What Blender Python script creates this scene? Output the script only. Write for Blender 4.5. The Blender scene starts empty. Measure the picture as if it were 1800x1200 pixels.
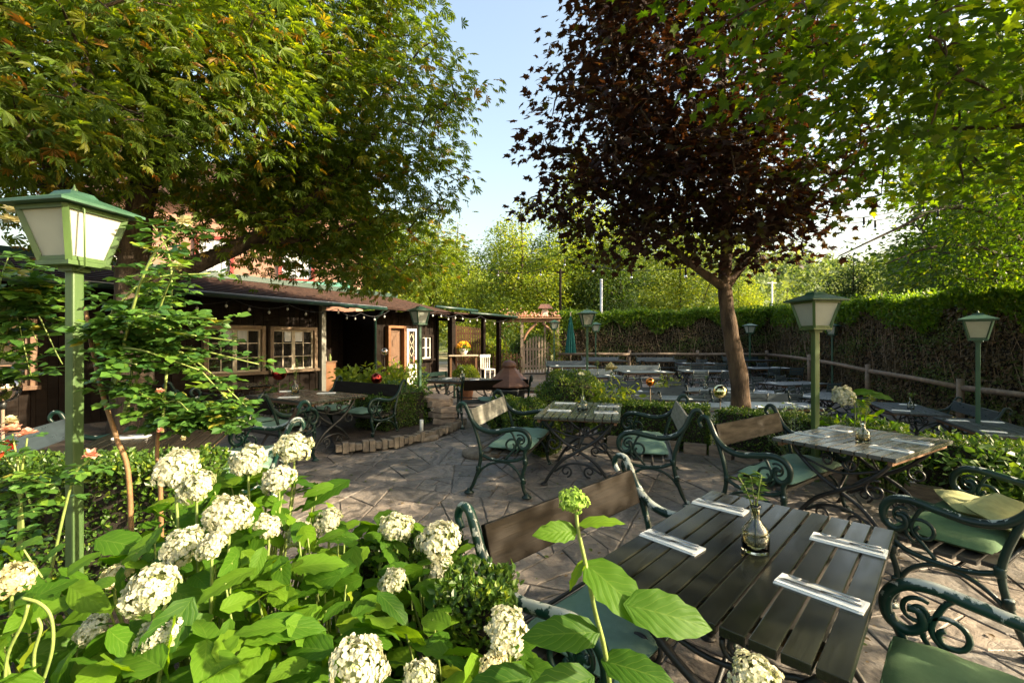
import bpy, bmesh, math, random
import numpy as np
from mathutils import Vector, Matrix
sc = bpy.context.scene
col = sc.collection
RND = random.Random(11)
NP = np.random.default_rng(11)
PI = math.pi
CZ = 1.60                                  # eye height

def S(t):
    t = np.clip(t, 0.0, 1.0)
    return t * t * (3 - 2 * t)

def gz(x, y):
    """height of the terrace: a slight rise to the back, the right hand garden lies lower"""
    d = (x - 1.2) * 0.667 + (y - 7.0) * 0.745
    return 0.09 * S((y - 3) / 3.0) - 0.47 * S((d - 0.15) / 1.7) * S((19.5 - y) / 11.0)

def gf(x, y):
    return float(gz(x, y))

def at(px, Y):
    return (px - 900) / 800.0 * Y

def zz(py, Y):
    return CZ + (600 - py) / 800.0 * Y

# ---------------------------------------------------------------- objects
def link(o, parent=None):
    col.objects.link(o)
    if parent is not None:
        o.parent = parent
    return o

def tag(o, label=None, cat=None, group=None, kind=None):
    if label: o['label'] = label
    if cat: o['category'] = cat
    if group: o['group'] = group
    if kind: o['kind'] = kind
    return o

def thing(name, loc, rz=0, label=None, cat=None, group=None):
    o = bpy.data.objects.new(name, None)
    o.empty_display_size = 0.1
    link(o)
    o.location = loc
    o.rotation_euler = (0, 0, rz)
    return tag(o, label, cat, group)

def copy_tree(o, parent=None):
    c = o.copy()
    col.objects.link(c)
    c.parent = parent
    for ch in list(o.children):
        copy_tree(ch, c)
    return c

USED = set()
def put(proto, loc, rz=0, label=None, group=None, scale=None, rot=None):
    """the first call moves the prototype itself, later calls copy it and its parts"""
    if proto.name in USED:
        o = copy_tree(proto)
    else:
        o = proto
        USED.add(proto.name)
    o.location = loc
    o.rotation_euler = rot if rot else (0, 0, rz)
    if scale is not None:
        o.scale = scale
    if label: o['label'] = label
    if group: o['group'] = group
    return o

# ---------------------------------------------------------------- mesh builder
class MB:
    def __init__(s):
        s.V = []; s.F = []; s.M = []; s.SM = []
    def _add(s, vs, fs, m=0, smooth=False):
        b = len(s.V)
        s.V += [tuple(v) for v in vs]
        for f in fs:
            s.F.append([b + i for i in f]); s.M.append(m); s.SM.append(smooth)
        return s
    def box(s, c, d, rz=0, rot=None, m=0, taper=1.0):
        hx, hy, hz = d[0] / 2, d[1] / 2, d[2] / 2
        vs = []
        for z, k in ((-hz, 1), (hz, taper)):
            for x, y in ((-hx, -hy), (hx, -hy), (hx, hy), (-hx, hy)):
                vs.append(Vector((x * k, y * k, z)))
        Mx = rot if rot is not None else Matrix.Rotation(rz, 3, 'Z')
        vs = [Mx @ v + Vector(c) for v in vs]
        return s._add(vs, [(0, 3, 2, 1), (4, 5, 6, 7), (0, 1, 5, 4), (1, 2, 6, 5), (2, 3, 7, 6), (3, 0, 4, 7)], m)
    def beam(s, a, b, w, h, m=0, up=(0, 0, 1)):
        a = Vector(a); b = Vector(b); d = b - a; L = d.length; d = d / L
        u = Vector(up); r = d.cross(u)
        if r.length < 1e-4: r = d.cross(Vector((1, 0, 0)))
        r.normalize(); u = r.cross(d)
        Mx = Matrix((r, d, u)).transposed()
        return s.box((a + b) / 2, (w, L, h), rot=Mx, m=m)
    def tube(s, pts, r, n=8, m=0, cap=True, flat=1.0):
        P = [Vector(p) for p in pts]
        k = len(P)
        rr = [r] * k if not hasattr(r, '__len__') else list(r)
        t0 = (P[1] - P[0]).normalized()
        ref = Vector((0, 0, 1)) if abs(t0.z) < 0.9 else Vector((1, 0, 0))
        nrm = (ref - t0 * ref.dot(t0)).normalized()
        vs = []
        for i in range(k):
            t = (P[min(i + 1, k - 1)] - P[max(i - 1, 0)])
            t = t.normalized() if t.length > 1e-9 else t0
            nrm = (nrm - t * nrm.dot(t))
            nrm = nrm.normalized() if nrm.length > 1e-6 else t.orthogonal().normalized()
            bn = t.cross(nrm)
            for j in range(n):
                a = 2 * PI * j / n
                vs.append(P[i] + (nrm * math.cos(a) + bn * math.sin(a) * flat) * rr[i])
        fs = []
        for i in range(k - 1):
            for j in range(n):
                fs.append((i * n + j, i * n + (j + 1) % n, (i + 1) * n + (j + 1) % n, (i + 1) * n + j))
        s._add(vs, fs, m, True)
        if cap:
            b = len(s.V) - k * n
            s.F.append([b + j for j in range(n)][::-1]); s.M.append(m); s.SM.append(False)
            s.F.append([b + (k - 1) * n + j for j in range(n)]); s.M.append(m); s.SM.append(False)
        return s
    def lathe(s, prof, c=(0, 0, 0), n=16, m=0, smooth=True, rot0=0.0):
        vs = []; fs = []
        k = len(prof)
        for r, z in prof:
            for j in range(n):
                a = 2 * PI * j / n + rot0
                vs.append((c[0] + r * math.cos(a), c[1] + r * math.sin(a), c[2] + z))
        for i in range(k - 1):
            for j in range(n):
                fs.append((i * n + j, i * n + (j + 1) % n, (i + 1) * n + (j + 1) % n, (i + 1) * n + j))
        s._add(vs, fs, m, smooth)
        b = len(s.V) - k * n
        if prof[0][0] > 1e-4:
            s.F.append([b + j for j in range(n)][::-1]); s.M.append(m); s.SM.append(False)
        if prof[-1][0] > 1e-4:
            s.F.append([b + (k - 1) * n + j for j in range(n)]); s.M.append(m); s.SM.append(False)
        return s
    def ball(s, c, r, n=14, m=0, sz=1.0):
        pr = [(max(1e-5, r * math.sin(PI * i / n)), -r * sz * math.cos(PI * i / n)) for i in range(n + 1)]
        return s.lathe(pr, c, n + 4, m)
    def poly(s, pts, m=0):
        return s._add(pts, [list(range(len(pts)))], m)
    def build(s, name, mats, parent=None, bevel=0, weld=False):
        me = bpy.data.meshes.new(name)
        me.from_pydata(s.V, [], s.F)
        if not isinstance(mats, (list, tuple)): mats = [mats]
        for mt in mats: me.materials.append(mt)
        me.polygons.foreach_set('material_index', s.M)
        me.polygons.foreach_set('use_smooth', s.SM)
        if bevel:
            bm = bmesh.new(); bm.from_mesh(me)
            bmesh.ops.bevel(bm, geom=bm.edges[:], offset=bevel, segments=2, affect='EDGES', profile=0.6)
            bm.to_mesh(me); bm.free()
        me.update()
        o = bpy.data.objects.new(name, me)
        return link(o, parent)

def catmull(pts, k=6):
    P = [Vector(p) for p in pts]
    Q = [P[0] * 2 - P[1]] + P + [P[-1] * 2 - P[-2]]
    out = []
    for i in range(1, len(Q) - 2):
        a, b, c, d = Q[i - 1], Q[i], Q[i + 1], Q[i + 2]
        for j in range(k):
            t = j / k
            out.append(0.5 * ((2 * b) + (c - a) * t + (2 * a - 5 * b + 4 * c - d) * t * t + (3 * b - a - 3 * c + d) * t ** 3))
    out.append(P[-1])
    return out

def mesh_np(name, V, F, mats, parent=None, tint=None, uv=None, smooth=False, midx=None):
    """V (n,3), F (m,k) -> one mesh; tint per face, uv per vertex"""
    V = np.ascontiguousarray(V, np.float32); F = np.ascontiguousarray(F, np.int32)
    m, k = F.shape
    me = bpy.data.meshes.new(name)
    me.vertices.add(len(V)); me.vertices.foreach_set('co', V.ravel())
    me.loops.add(m * k); me.loops.foreach_set('vertex_index', F.ravel())
    me.polygons.add(m)
    me.polygons.foreach_set('loop_start', np.arange(m, dtype=np.int32) * k)
    if not isinstance(mats, (list, tuple)): mats = [mats]
    for mt in mats: me.materials.append(mt)
    if midx is not None: me.polygons.foreach_set('material_index', np.asarray(midx, np.int32))
    me.polygons.foreach_set('use_smooth', np.full(m, smooth))
    if tint is not None:
        a = me.attributes.new('tint', 'FLOAT', 'FACE')
        a.data.foreach_set('value', np.asarray(tint, np.float32))
    if uv is not None:
        u = me.uv_layers.new(name='leafuv')
        u.data.foreach_set('uv', np.asarray(uv, np.float32)[F.ravel()].ravel())
    me.update(calc_edges=True)
    me.validate()
    return link(bpy.data.objects.new(name, me), parent)

# ---------------------------------------------------------------- leaves
def nrmz(a):
    return a / np.maximum(np.linalg.norm(a, axis=1, keepdims=True), 1e-9)

def leaf_arrays(P, fwd, up, size, T, tint, aspect=None):
    Tv, Tf = T
    f = nrmz(fwd); r = nrmz(np.cross(f, up)); u = np.cross(r, f)
    n = len(P); k = len(Tv)
    sx = size if aspect is None else size * aspect
    V = (P[:, None, :] + r[:, None, :] * (Tv[None, :, 0:1] * sx[:, None, None])
         + f[:, None, :] * (Tv[None, :, 1:2] * size[:, None, None])
         + u[:, None, :] * (Tv[None, :, 2:3] * size[:, None, None])).reshape(-1, 3)
    F = (Tf[None] + (np.arange(n) * k)[:, None, None]).reshape(-1, Tf.shape[1])
    return V, F, np.repeat(tint, len(Tf))

def leaf_cloud(name, P, fwd, up, size, T, mat, tint, parent=None, aspect=None, smooth=False, uvT=None):
    V, F, t = leaf_arrays(P, fwd, up, size, T, tint, aspect)
    uv = None if uvT is None else np.tile(uvT, (len(P), 1))
    return mesh_np(name, V, F, mat, parent, t, uv, smooth)

def A(*l): return np.array(l, float)
T_DIAMOND = (A((0, 0, 0), (.33, .45, .07), (0, 1, -.04), (-.33, .45, .07)), np.array([[0, 1, 2, 3]]))
T_OVAL = (A((0, 0, 0), (.26, .22, .05), (.3, .6, .06), (0, 1, -.08), (-.3, .6, .06), (-.26, .22, .05)),
          np.array([[0, 1, 2, 3], [0, 3, 4, 5]]))
def t_palm(k=6, spread=75):
    V = []; F = []
    for i in range(k):
        a = math.radians(-spread + 2 * spread * i / (k - 1))
        L = 1.0 - 0.38 * abs(i - (k - 1) / 2) / ((k - 1) / 2)
        d = (math.sin(a), math.cos(a)); q = (math.cos(a), -math.sin(a))
        b = len(V)
        w = .135 * L
        V += [(0, .04, 0), (d[0] * L * .62 + q[0] * w, d[1] * L * .62 + q[1] * w, -.03),
              (d[0] * L, d[1] * L, -.26 * L), (d[0] * L * .62 - q[0] * w, d[1] * L * .62 - q[1] * w, -.03)]
        F.append([b, b + 1, b + 2, b + 3])
    return np.array(V, float), np.array(F)
T_PALM = t_palm()
def t_maple():
    pts = [(0, .02), (.20, -.10), (.16, .10), (.48, .02), (.36, .22), (.62, .50), (.34, .50), (.26, .60), (.14, .62), (.10, .82), (0, 1.05)]
    full = pts + [(-x, y) for x, y in pts[-2:0:-1]]
    V = [(0, .36, .04)] + [(x, y, -.12 * (x * x) - .10 * max(0, y - .5)) for x, y in full]
    n = len(full)
    F = [(0, 1 + i, 1 + (i + 1) % n) for i in range(n)]
    V = np.array(V, float); V[:, 1] -= .0
    return V, np.array(F)
T_MAPLE = t_maple()
def t_broad(nu=4, nv=9, heart=True):
    """broad hydrangea leaf: a bent sheet with a pointed tip"""
    V = []; UV = []
    for j in range(nv + 1):
        v = j / nv
        w = .33 * (v ** .5 * (1 - v) ** .85 / .5346) + .003
        w *= 1.0 + (.07 if j % 2 else -.05)
        back = .06 * math.exp(-((v - .02) / .1) ** 2)
        for i in range(-nu, nu + 1):
            t = i / nu
            x = w * t
            y = v - back * abs(t)
            z = .16 * abs(x) - .30 * (x * x) - .26 * (v - .35) ** 2 + .022 * math.sin(v * 22 + abs(t) * 3) * abs(t)
            V.append((x, y, z)); UV.append((t * .5 + .5, v))
    W = 2 * nu + 1
    F = [(j * W + i, j * W + i + 1, (j + 1) * W + i + 1, (j + 1) * W + i) for j in range(nv) for i in range(W - 1)]
    return (np.array(V, float), np.array(F)), np.array(UV, float)
T_BROAD, UV_BROAD = t_broad()
T_BROAD2, UV_BROAD2 = t_broad(2, 5)

def rand_unit(n):
    return nrmz(NP.normal(size=(n, 3)))

# ---------------------------------------------------------------- materials
def newmat(name):
    m = bpy.data.materials.new(name); m.use_nodes = True
    nt = m.node_tree
    return m, nt, nt.nodes['Principled BSDF'], nt.nodes['Material Output']

def nd(nt, t, **kw):
    n = nt.nodes.new(t)
    for k, v in kw.items(): setattr(n, k, v)
    return n

def ramp(nt, fac, stops, interp='LINEAR'):
    r = nd(nt, 'ShaderNodeValToRGB')
    r.color_ramp.interpolation = interp
    e = r.color_ramp.elements
    while len(e) < len(stops): e.new(0.5)
    for i, (p, c) in enumerate(stops):
        e[i].position = p
        e[i].color = (c[0], c[1], c[2], 1) if hasattr(c, '__len__') else (c, c, c, 1)
    nt.links.new(fac, r.inputs[0])
    return r.outputs[0]

def noise(nt, scale, detail=4, rough=.55, vec=None, dist=0.0):
    n = nd(nt, 'ShaderNodeTexNoise')
    n.inputs['Scale'].default_value = scale; n.inputs['Detail'].default_value = detail
    n.inputs['Roughness'].default_value = rough; n.inputs['Distortion'].default_value = dist
    if vec is not None: nt.links.new(vec, n.inputs['Vector'])
    return n.outputs['Fac']

def coord(nt, kind='Object', scale=(1, 1, 1)):
    tc = nd(nt, 'ShaderNodeTexCoord')
    mp = nd(nt, 'ShaderNodeMapping')
    mp.inputs['Scale'].default_value = scale
    nt.links.new(tc.outputs[kind], mp.inputs['Vector'])
    return mp.outputs[0]

def mixc(nt, fac, a, b, mode='MIX'):
    m = nd(nt, 'ShaderNodeMix', data_type='RGBA', blend_type=mode)
    if hasattr(fac, 'links') or hasattr(fac, 'is_linked'): nt.links.new(fac, m.inputs[0])
    else: m.inputs[0].default_value = fac
    for s, i in ((a, 6), (b, 7)):
        if hasattr(s, 'is_linked'): nt.links.new(s, m.inputs[i])
        else: m.inputs[i].default_value = (*s, 1)
    return m.outputs[2]

def bump(nt, bsdf, h, strength=.3, dist=.02):
    b = nd(nt, 'ShaderNodeBump')
    b.inputs['Strength'].default_value = strength; b.inputs['Distance'].default_value = dist
    nt.links.new(h, b.inputs['Height']); nt.links.new(b.outputs[0], bsdf.inputs['Normal'])

def mat_plain(name, c1, c2=None, rough=.6, scale=6, stretch=(1, 1, 1), bs=.2, bd=.01, metal=0, detail=5, spec=.5, lo=.35, hi=.65):
    m, nt, b, out = newmat(name)
    v = coord(nt, 'Object', stretch)
    f = noise(nt, scale, detail, .6, v)
    c2 = c2 or tuple(x * .6 for x in c1)
    nt.links.new(ramp(nt, f, [(lo, c2), (hi, c1)]), b.inputs['Base Color'])
    b.inputs['Roughness'].default_value = rough; b.inputs['Metallic'].default_value = metal
    b.inputs['Specular IOR Level'].default_value = spec
    f2 = noise(nt, scale * 5, 4, .6, v)
    if bs: bump(nt, b, f2, bs, bd)
    return m

def leaf_mat(name, stops, trans=.45, rough=.45, tcol=(1.25, 1.25, .55), spec=.4, veins=False):
    """colour by the leaf's own tint; light passes through the blade"""
    m, nt, b, out = newmat(name)
    a = nd(nt, 'ShaderNodeAttribute'); a.attribute_name = 'tint'
    c = ramp(nt, a.outputs['Fac'], stops)
    if veins:
        uv = nd(nt, 'ShaderNodeUVMap'); uv.uv_map = 'leafuv'
        sp = nd(nt, 'ShaderNodeSeparateXYZ'); nt.links.new(uv.outputs[0], sp.inputs[0])
        def mth(op, x, y=None):
            n = nd(nt, 'ShaderNodeMath', operation=op)
            for i, s in enumerate((x, y)):
                if s is None: continue
                if hasattr(s, 'is_linked'): nt.links.new(s, n.inputs[i])
                else: n.inputs[i].default_value = s
            return n.outputs[0]
        t = mth('ABSOLUTE', mth('SUBTRACT', sp.outputs[0], .5))
        side = mth('SUBTRACT', mth('MULTIPLY', sp.outputs[1], 7.0), mth('MULTIPLY', t, 5.0))
        w = mth('PINGPONG', side, .5)
        mid = mth('LESS_THAN', t, .018)
        line = mth('MAXIMUM', mth('LESS_THAN', w, .05), mid)
        c2 = mixc(nt, .4, c, (.22, .32, .06))
        cc = mixc(nt, mth('MULTIPLY', line, .5), c, c2)
        bump(nt, b, mth('ADD', mth('MULTIPLY', w, 1.0), mth('MULTIPLY', t, .6)), .35, .003)
        c = cc
    nt.links.new(c, b.inputs['Base Color'])
    b.inputs['Roughness'].default_value = rough
    b.inputs['Specular IOR Level'].default_value = spec
    tr = nd(nt, 'ShaderNodeBsdfTranslucent')
    nt.links.new(mixc(nt, 1.0, c, tcol, 'MULTIPLY'), tr.inputs['Color'])
    mx = nd(nt, 'ShaderNodeMixShader'); mx.inputs[0].default_value = trans
    nt.links.new(b.outputs[0], mx.inputs[1]); nt.links.new(tr.outputs[0], mx.inputs[2])
    nt.links.new(mx.outputs[0], out.inputs['Surface'])
    return m
# ================================================================ materials
def wood_mat(name, c1, c2, rough=.4, gloss=.5, along=(1.2, 26, 26), bs=.25, spec=.5):
    m, nt, b, out = newmat(name)
    v = coord(nt, 'Object', along)
    f = noise(nt, 3.0, 6, .65, v, .4)
    g = nd(nt, 'ShaderNodeNewGeometry')
    c = ramp(nt, f, [(.3, c2), (.7, c1)])
    k = nd(nt, 'ShaderNodeMapRange'); k.inputs['To Min'].default_value = .62; k.inputs['To Max'].default_value = 1.25
    nt.links.new(g.outputs['Random Per Island'], k.inputs['Value'])
    h = nd(nt, 'ShaderNodeVectorMath', operation='SCALE')
    nt.links.new(c, h.inputs[0]); nt.links.new(k.outputs[0], h.inputs['Scale'])
    sp = noise(nt, 9, 5, .7, coord(nt, 'Object'))
    c3 = mixc(nt, ramp(nt, sp, [(.60, 0.0), (.74, .25)]), h.outputs[0], tuple(min(1, x * 1.7 + .012) for x in c1))
    nt.links.new(c3, b.inputs['Base Color'])
    rr = ramp(nt, noise(nt, 5, 4, .6, coord(nt, 'Object', (1, 5, 5))), [(.3, rough * .72), (.7, rough * 1.35)])
    nt.links.new(rr, b.inputs['Roughness'])
    b.inputs['Specular IOR Level'].default_value = spec
    bump(nt, b, f, bs, .004)
    return m

M = {}
M['table_wood'] = wood_mat('table_wood', (.017, .019, .014), (.010, .011, .008), .20, spec=.42, bs=.08)
M['table_sky_sheen'] = wood_mat('table_sky_sheen', (.080, .083, .077), (.062, .065, .060), .24, spec=.6, bs=.08)  # same wood, paler: the bright sky sheen is put into its colour
M['table_soft_sheen'] = wood_mat('table_soft_sheen', (.062, .070, .056), (.040, .046, .036), .25, spec=.55, bs=.08)  # same wood, its colour lifted for the sky sheen at grazing angles
M['back_wood'] = wood_mat('back_wood', (.016, .011, .007), (.006, .0045, .003), .5, spec=.12)
M['grey_wood'] = wood_mat('grey_wood', (.30, .29, .25), (.16, .16, .13), .6)
M['slate_wood'] = wood_mat('slate_wood', (.045, .064, .078), (.028, .042, .052), .34, bs=.1)
M['seat_wood'] = wood_mat('seat_wood', (.05, .045, .035), (.022, .02, .016), .45)
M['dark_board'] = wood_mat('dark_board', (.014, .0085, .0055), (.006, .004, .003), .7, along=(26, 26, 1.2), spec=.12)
M['brown_wood'] = wood_mat('brown_wood', (.17, .085, .04), (.08, .04, .02), .55, along=(20, 20, 1.2))
M['fence_wood'] = wood_mat('fence_wood', (.46, .36, .26), (.28, .21, .15), .7, along=(20, 20, 1.5))
M['rail_wood'] = wood_mat('rail_wood', (.26, .19, .13), (.13, .095, .065), .75, along=(3, 3, 3))
M['frame_wood'] = wood_mat('frame_wood', (.21, .14, .085), (.12, .08, .048), .6, along=(6, 6, 6))
M['orange_wood'] = wood_mat('orange_wood', (.20, .085, .028), (.12, .05, .018), .5, along=(20, 20, 1.5))
M['beam_wood'] = wood_mat('beam_wood', (.42, .23, .13), (.26, .14, .08), .6, along=(2, 12, 12))

def iron_mat(name, wear=.62, base=(.003, .014, .010)):
    m, nt, b, out = newmat(name)
    v = coord(nt)
    g = nd(nt, 'ShaderNodeNewGeometry')
    sp = nd(nt, 'ShaderNodeSeparateXYZ'); nt.links.new(g.outputs['Normal'], sp.inputs[0])
    f = noise(nt, 14, 6, .7, v, .3)
    up = nd(nt, 'ShaderNodeMapRange'); up.inputs['From Min'].default_value = .1; up.inputs['From Max'].default_value = .9
    nt.links.new(sp.outputs[2], up.inputs['Value'])
    big = noise(nt, 3.5, 2, .5, v)
    s = nd(nt, 'ShaderNodeMath', operation='MULTIPLY_ADD'); nt.links.new(up.outputs[0], s.inputs[0]); s.inputs[1].default_value = .16; nt.links.new(f, s.inputs[2])
    s2 = nd(nt, 'ShaderNodeMath', operation='MULTIPLY_ADD'); nt.links.new(big, s2.inputs[0]); s2.inputs[1].default_value = .45; nt.links.new(s.outputs[0], s2.inputs[2])
    k = ramp(nt, s2.outputs[0], [(wear + .17, 0.0), (wear + .21, 1.0)])
    gr = mixc(nt, ramp(nt, noise(nt, 6, 3, .5, v), [(.35, 0.0), (.65, 1.0)]), base, tuple(x * 1.9 for x in base))
    nt.links.new(mixc(nt, k, gr, (.36, .39, .35)), b.inputs['Base Color'])
    b.inputs['Roughness'].default_value = .36
    b.inputs['Specular IOR Level'].default_value = .38
    bump(nt, b, f, .22, .004)
    return m
M['iron'] = iron_mat('iron_paint', .80)
M['iron_worn'] = iron_mat('iron_worn', .655, (.004, .022, .016))
M['black_iron'] = mat_plain('black_iron', (.020, .022, .022), (.010, .011, .011), .45, 20)
M['lamp_green'] = mat_plain('lamp_green', (.062, .115, .032), (.04, .078, .022), .45, 9, (1, 1, .3), .25, .004)
M['lamp_green_dark'] = mat_plain('lamp_green_dark', (.035, .095, .055), (.022, .07, .04), .45, 9, (1, 1, .3), .2, .004)
M['gutter_green'] = mat_plain('gutter_green', (.007, .036, .026), (.005, .022, .017), .4, 8)
M['copper_green'] = mat_plain('copper_green', (.16, .42, .33), (.10, .30, .24), .6, 5)
M['cushion'] = mat_plain('cushion_cloth', (.165, .275, .205), (.14, .24, .175), .85, 30, (1, 1, 1), .35, .003, lo=.3, hi=.7)
M['cushion_moss'] = mat_plain('cushion_moss', (.085, .160, .070), (.070, .135, .058), .85, 30, (1, 1, 1), .35, .003)
M['cushion_straw'] = mat_plain('cushion_straw', (.36, .36, .16), (.26, .27, .11), .85, 18)
M['napkin'] = mat_plain('napkin_paper', (.78, .79, .76), (.70, .71, .69), .9, 40, bs=.15, bd=.003)
M['steel'] = mat_plain('cutlery_steel', (.42, .42, .42), (.36, .36, .36), .25, 30, bs=0, metal=1)
M['zinc'] = mat_plain('zinc', (.55, .56, .56), (.42, .43, .43), .45, 8, metal=.8)
M['white_paint'] = mat_plain('white_paint', (.72, .70, .64), (.60, .58, .52), .6, 9)
M['cream_wood'] = mat_plain('cream_wood', (.46, .39, .29), (.34, .28, .21), .6, 12)
M['rock'] = mat_plain('rock', (.16, .14, .12), (.06, .055, .05), .85, 7, bs=.8, bd=.03)
M['slab_stone'] = mat_plain('slab_stone', (.36, .27, .20), (.17, .12, .09), .85, 6, (1, 1, 5), .8, .02)
M['kerb_stone'] = mat_plain('kerb_stone', (.26, .21, .155), (.13, .105, .078), .9, 10, (1, 1, .6), .7, .015)
M['terracotta'] = mat_plain('terracotta', (.40, .18, .09), (.28, .12, .06), .8, 12)
M['copper_hood'] = mat_plain('copper_hood', (.15, .070, .045), (.10, .045, .030), .6, 8)
M['roof_tile'] = mat_plain('roof_tile', (.055, .030, .023), (.026, .016, .012), .9, 9, bs=.5, spec=.15)
M['pink_wall'] = mat_plain('pink_wall', (.40, .22, .16), (.32, .17, .12), .9, 3)
M['red_paint'] = mat_plain('red_paint', (.30, .055, .045), (.24, .042, .036), .6, 9)
M['parasol'] = mat_plain('parasol_cloth', (.02, .16, .135), (.015, .11, .09), .85, 14)
M['bark'] = mat_plain('bark', (.085, .060, .040), (.030, .022, .015), .95, 6, (1, 1, .25), 1.0, .03, lo=.4, hi=.6)
M['bark_warm'] = mat_plain('bark_warm', (.115, .075, .048), (.035, .023, .015), .95, 7, (1, 1, .3), 1.0, .02, lo=.4, hi=.6)
M['stem_green'] = mat_plain('stem_green', (.20, .26, .06), (.12, .17, .04), .6, 20)
M['stem_brown'] = mat_plain('stem_brown', (.24, .13, .05), (.12, .07, .03), .7, 20)
M['soil'] = mat_plain('soil', (.060, .042, .028), (.022, .016, .011), 1.0, 9, bs=1.0, bd=.03)
M['cable'] = mat_plain('cable_rubber', (.012, .012, .012), (.008, .008, .008), .6, 20, bs=0)
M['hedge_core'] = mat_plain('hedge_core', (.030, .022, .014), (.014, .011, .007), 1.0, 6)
M['twig'] = mat_plain('hedge_twigs', (.40, .28, .18), (.22, .15, .09), .9, 14, bs=0)

def glass_mat(name, c=(1, 1, 1), rough=.0):
    m, nt, b, out = newmat(name)
    b.inputs['Base Color'].default_value = (*c, 1); b.inputs['Roughness'].default_value = rough
    b.inputs['Transmission Weight'].default_value = 1.0; b.inputs['IOR'].default_value = 1.46
    return m
M['glass'] = glass_mat('bottle_glass', (.93, .95, .88))
M['amber_water'] = glass_mat('bottle_water', (.74, .60, .28))
M['bulb_glass'] = glass_mat('bulb_glass', (.9, .9, .88), .05)
def pane_mat(name, c):
    m, nt, b, out = newmat(name)
    f = noise(nt, 5, 3, .5, coord(nt))
    cc = ramp(nt, f, [(.3, tuple(x * .86 for x in c)), (.7, c)])
    nt.links.new(cc, b.inputs['Base Color']); b.inputs['Roughness'].default_value = .28
    tr = nd(nt, 'ShaderNodeBsdfTranslucent'); nt.links.new(cc, tr.inputs['Color'])
    mx = nd(nt, 'ShaderNodeMixShader'); mx.inputs[0].default_value = .5
    nt.links.new(b.outputs[0], mx.inputs[1]); nt.links.new(tr.outputs[0], mx.inputs[2]); nt.links.new(mx.outputs[0], out.inputs[0])
    return m
M['pane'] = pane_mat('frosted_pane', (.66, .69, .62))
M['win_glass'] = mat_plain('window_glass', (.020, .018, .016), (.014, .013, .012), .06, 2, bs=0, spec=.8)
M['curtain'] = mat_plain('curtain', (.55, .56, .58), (.45, .46, .48), .9, 8, (8, 8, .2))
def mirror_mat(name, c, rough=.08):
    m, nt, b, out = newmat(name)
    b.inputs['Base Color'].default_value = (*c, 1); b.inputs['Metallic'].default_value = 1; b.inputs['Roughness'].default_value = rough
    return m
M['ball_red'] = mirror_mat('gazing_red', (.55, .06, .05), .12)
M['ball_silver'] = mirror_mat('gazing_silver', (.62, .50, .45), .08)
M['ball_orange'] = mirror_mat('gazing_orange', (.75, .24, .04), .12)
M['ball_green'] = mirror_mat('gazing_green', (.66, .62, .36), .08)

def petal_mat(name, stops, trans=.35):
    return leaf_mat(name, stops, .48, .6, (1.0, 1.0, .9), .15)
M['petal_white'] = petal_mat('petal_white', [(0, (.40, .45, .20)), (.35, (.58, .58, .42)), (1, (.70, .68, .56))])
M['petal_lime'] = petal_mat('petal_lime', [(0, (.22, .38, .05)), (1, (.40, .54, .14))])
M['petal_pink'] = petal_mat('petal_pink', [(0, (.75, .36, .26)), (1, (.85, .56, .44))])
M['petal_red'] = petal_mat('petal_red', [(0, (.55, .03, .02)), (1, (.75, .08, .03))])
M['petal_cream'] = petal_mat('petal_cream', [(0, (.56, .50, .26)), (1, (.70, .66, .46))])
M['petal_yellow'] = petal_mat('petal_yellow', [(0, (.80, .35, .03)), (1, (.85, .62, .06))])
M['leaf_hydrangea'] = leaf_mat('leaf_hydrangea', [(0, (.024, .080, .006)), (.45, (.060, .150, .010)), (.8, (.13, .24, .015)), (1, (.25, .32, .022))], .50, .52, (2.2, 1.9, .35), .22, True)
M['leaf_rose'] = leaf_mat('leaf_rose', [(0, (.028, .085, .020)), (.6, (.07, .16, .025)), (.9, (.16, .27, .03)), (1, (.30, .28, .04))], .35, .36, (1.6, 1.4, .5), .5)
M['leaf_box'] = leaf_mat('leaf_box', [(0, (.024, .060, .009)), (.6, (.062, .130, .014)), (1, (.21, .27, .025))], .34, .4, (1.6, 1.4, .5), .45)
M['leaf_shrub'] = leaf_mat('leaf_shrub', [(0, (.030, .075, .015)), (.6, (.065, .14, .022)), (1, (.16, .24, .03))], .4, .42, (1.6, 1.4, .5))
M['leaf_grey'] = leaf_mat('leaf_grey', [(0, (.06, .10, .06)), (1, (.16, .21, .13))], .3, .6)
M['leaf_chestnut'] = leaf_mat('leaf_chestnut', [(0, (.046, .098, .012)), (.45, (.104, .170, .017)), (.70, (.20, .216, .019)), (.85, (.21, .15, .022)), (1, (.22, .105, .022))], .52, .5, (2.3, 1.9, .35))
M['leaf_purple'] = leaf_mat('leaf_purple', [(0, (.019, .010, .010)), (.55, (.034, .017, .014)), (.75, (.036, .040, .013)), (.88, (.070, .085, .018)), (1, (.20, .13, .02))], .38, .5, (3.0, 2.0, .6), .25)
M['leaf_maple'] = leaf_mat('leaf_maple', [(0, (.030, .080, .008)), (.6, (.075, .15, .010)), (1, (.18, .23, .018))], .55, .5, (2.4, 2.0, .35))
M['leaf_dark'] = leaf_mat('leaf_dark', [(0, (.025, .060, .012)), (1, (.065, .115, .02))], .42, .45, (1.9, 1.7, .5))
M['leaf_bright'] = leaf_mat('leaf_bright', [(0, (.085, .150, .018)), (.6, (.17, .245, .026)), (1, (.28, .32, .04))], .5, .5, (2.0, 1.7, .5))
M['leaf_hazed'] = leaf_mat('leaf_hazed', [(0, (.075, .13, .045)), (1, (.19, .24, .085))], .4, .7, (1.5, 1.4, .6))  # paler leaves: the haze of distance is put into the colour
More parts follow.
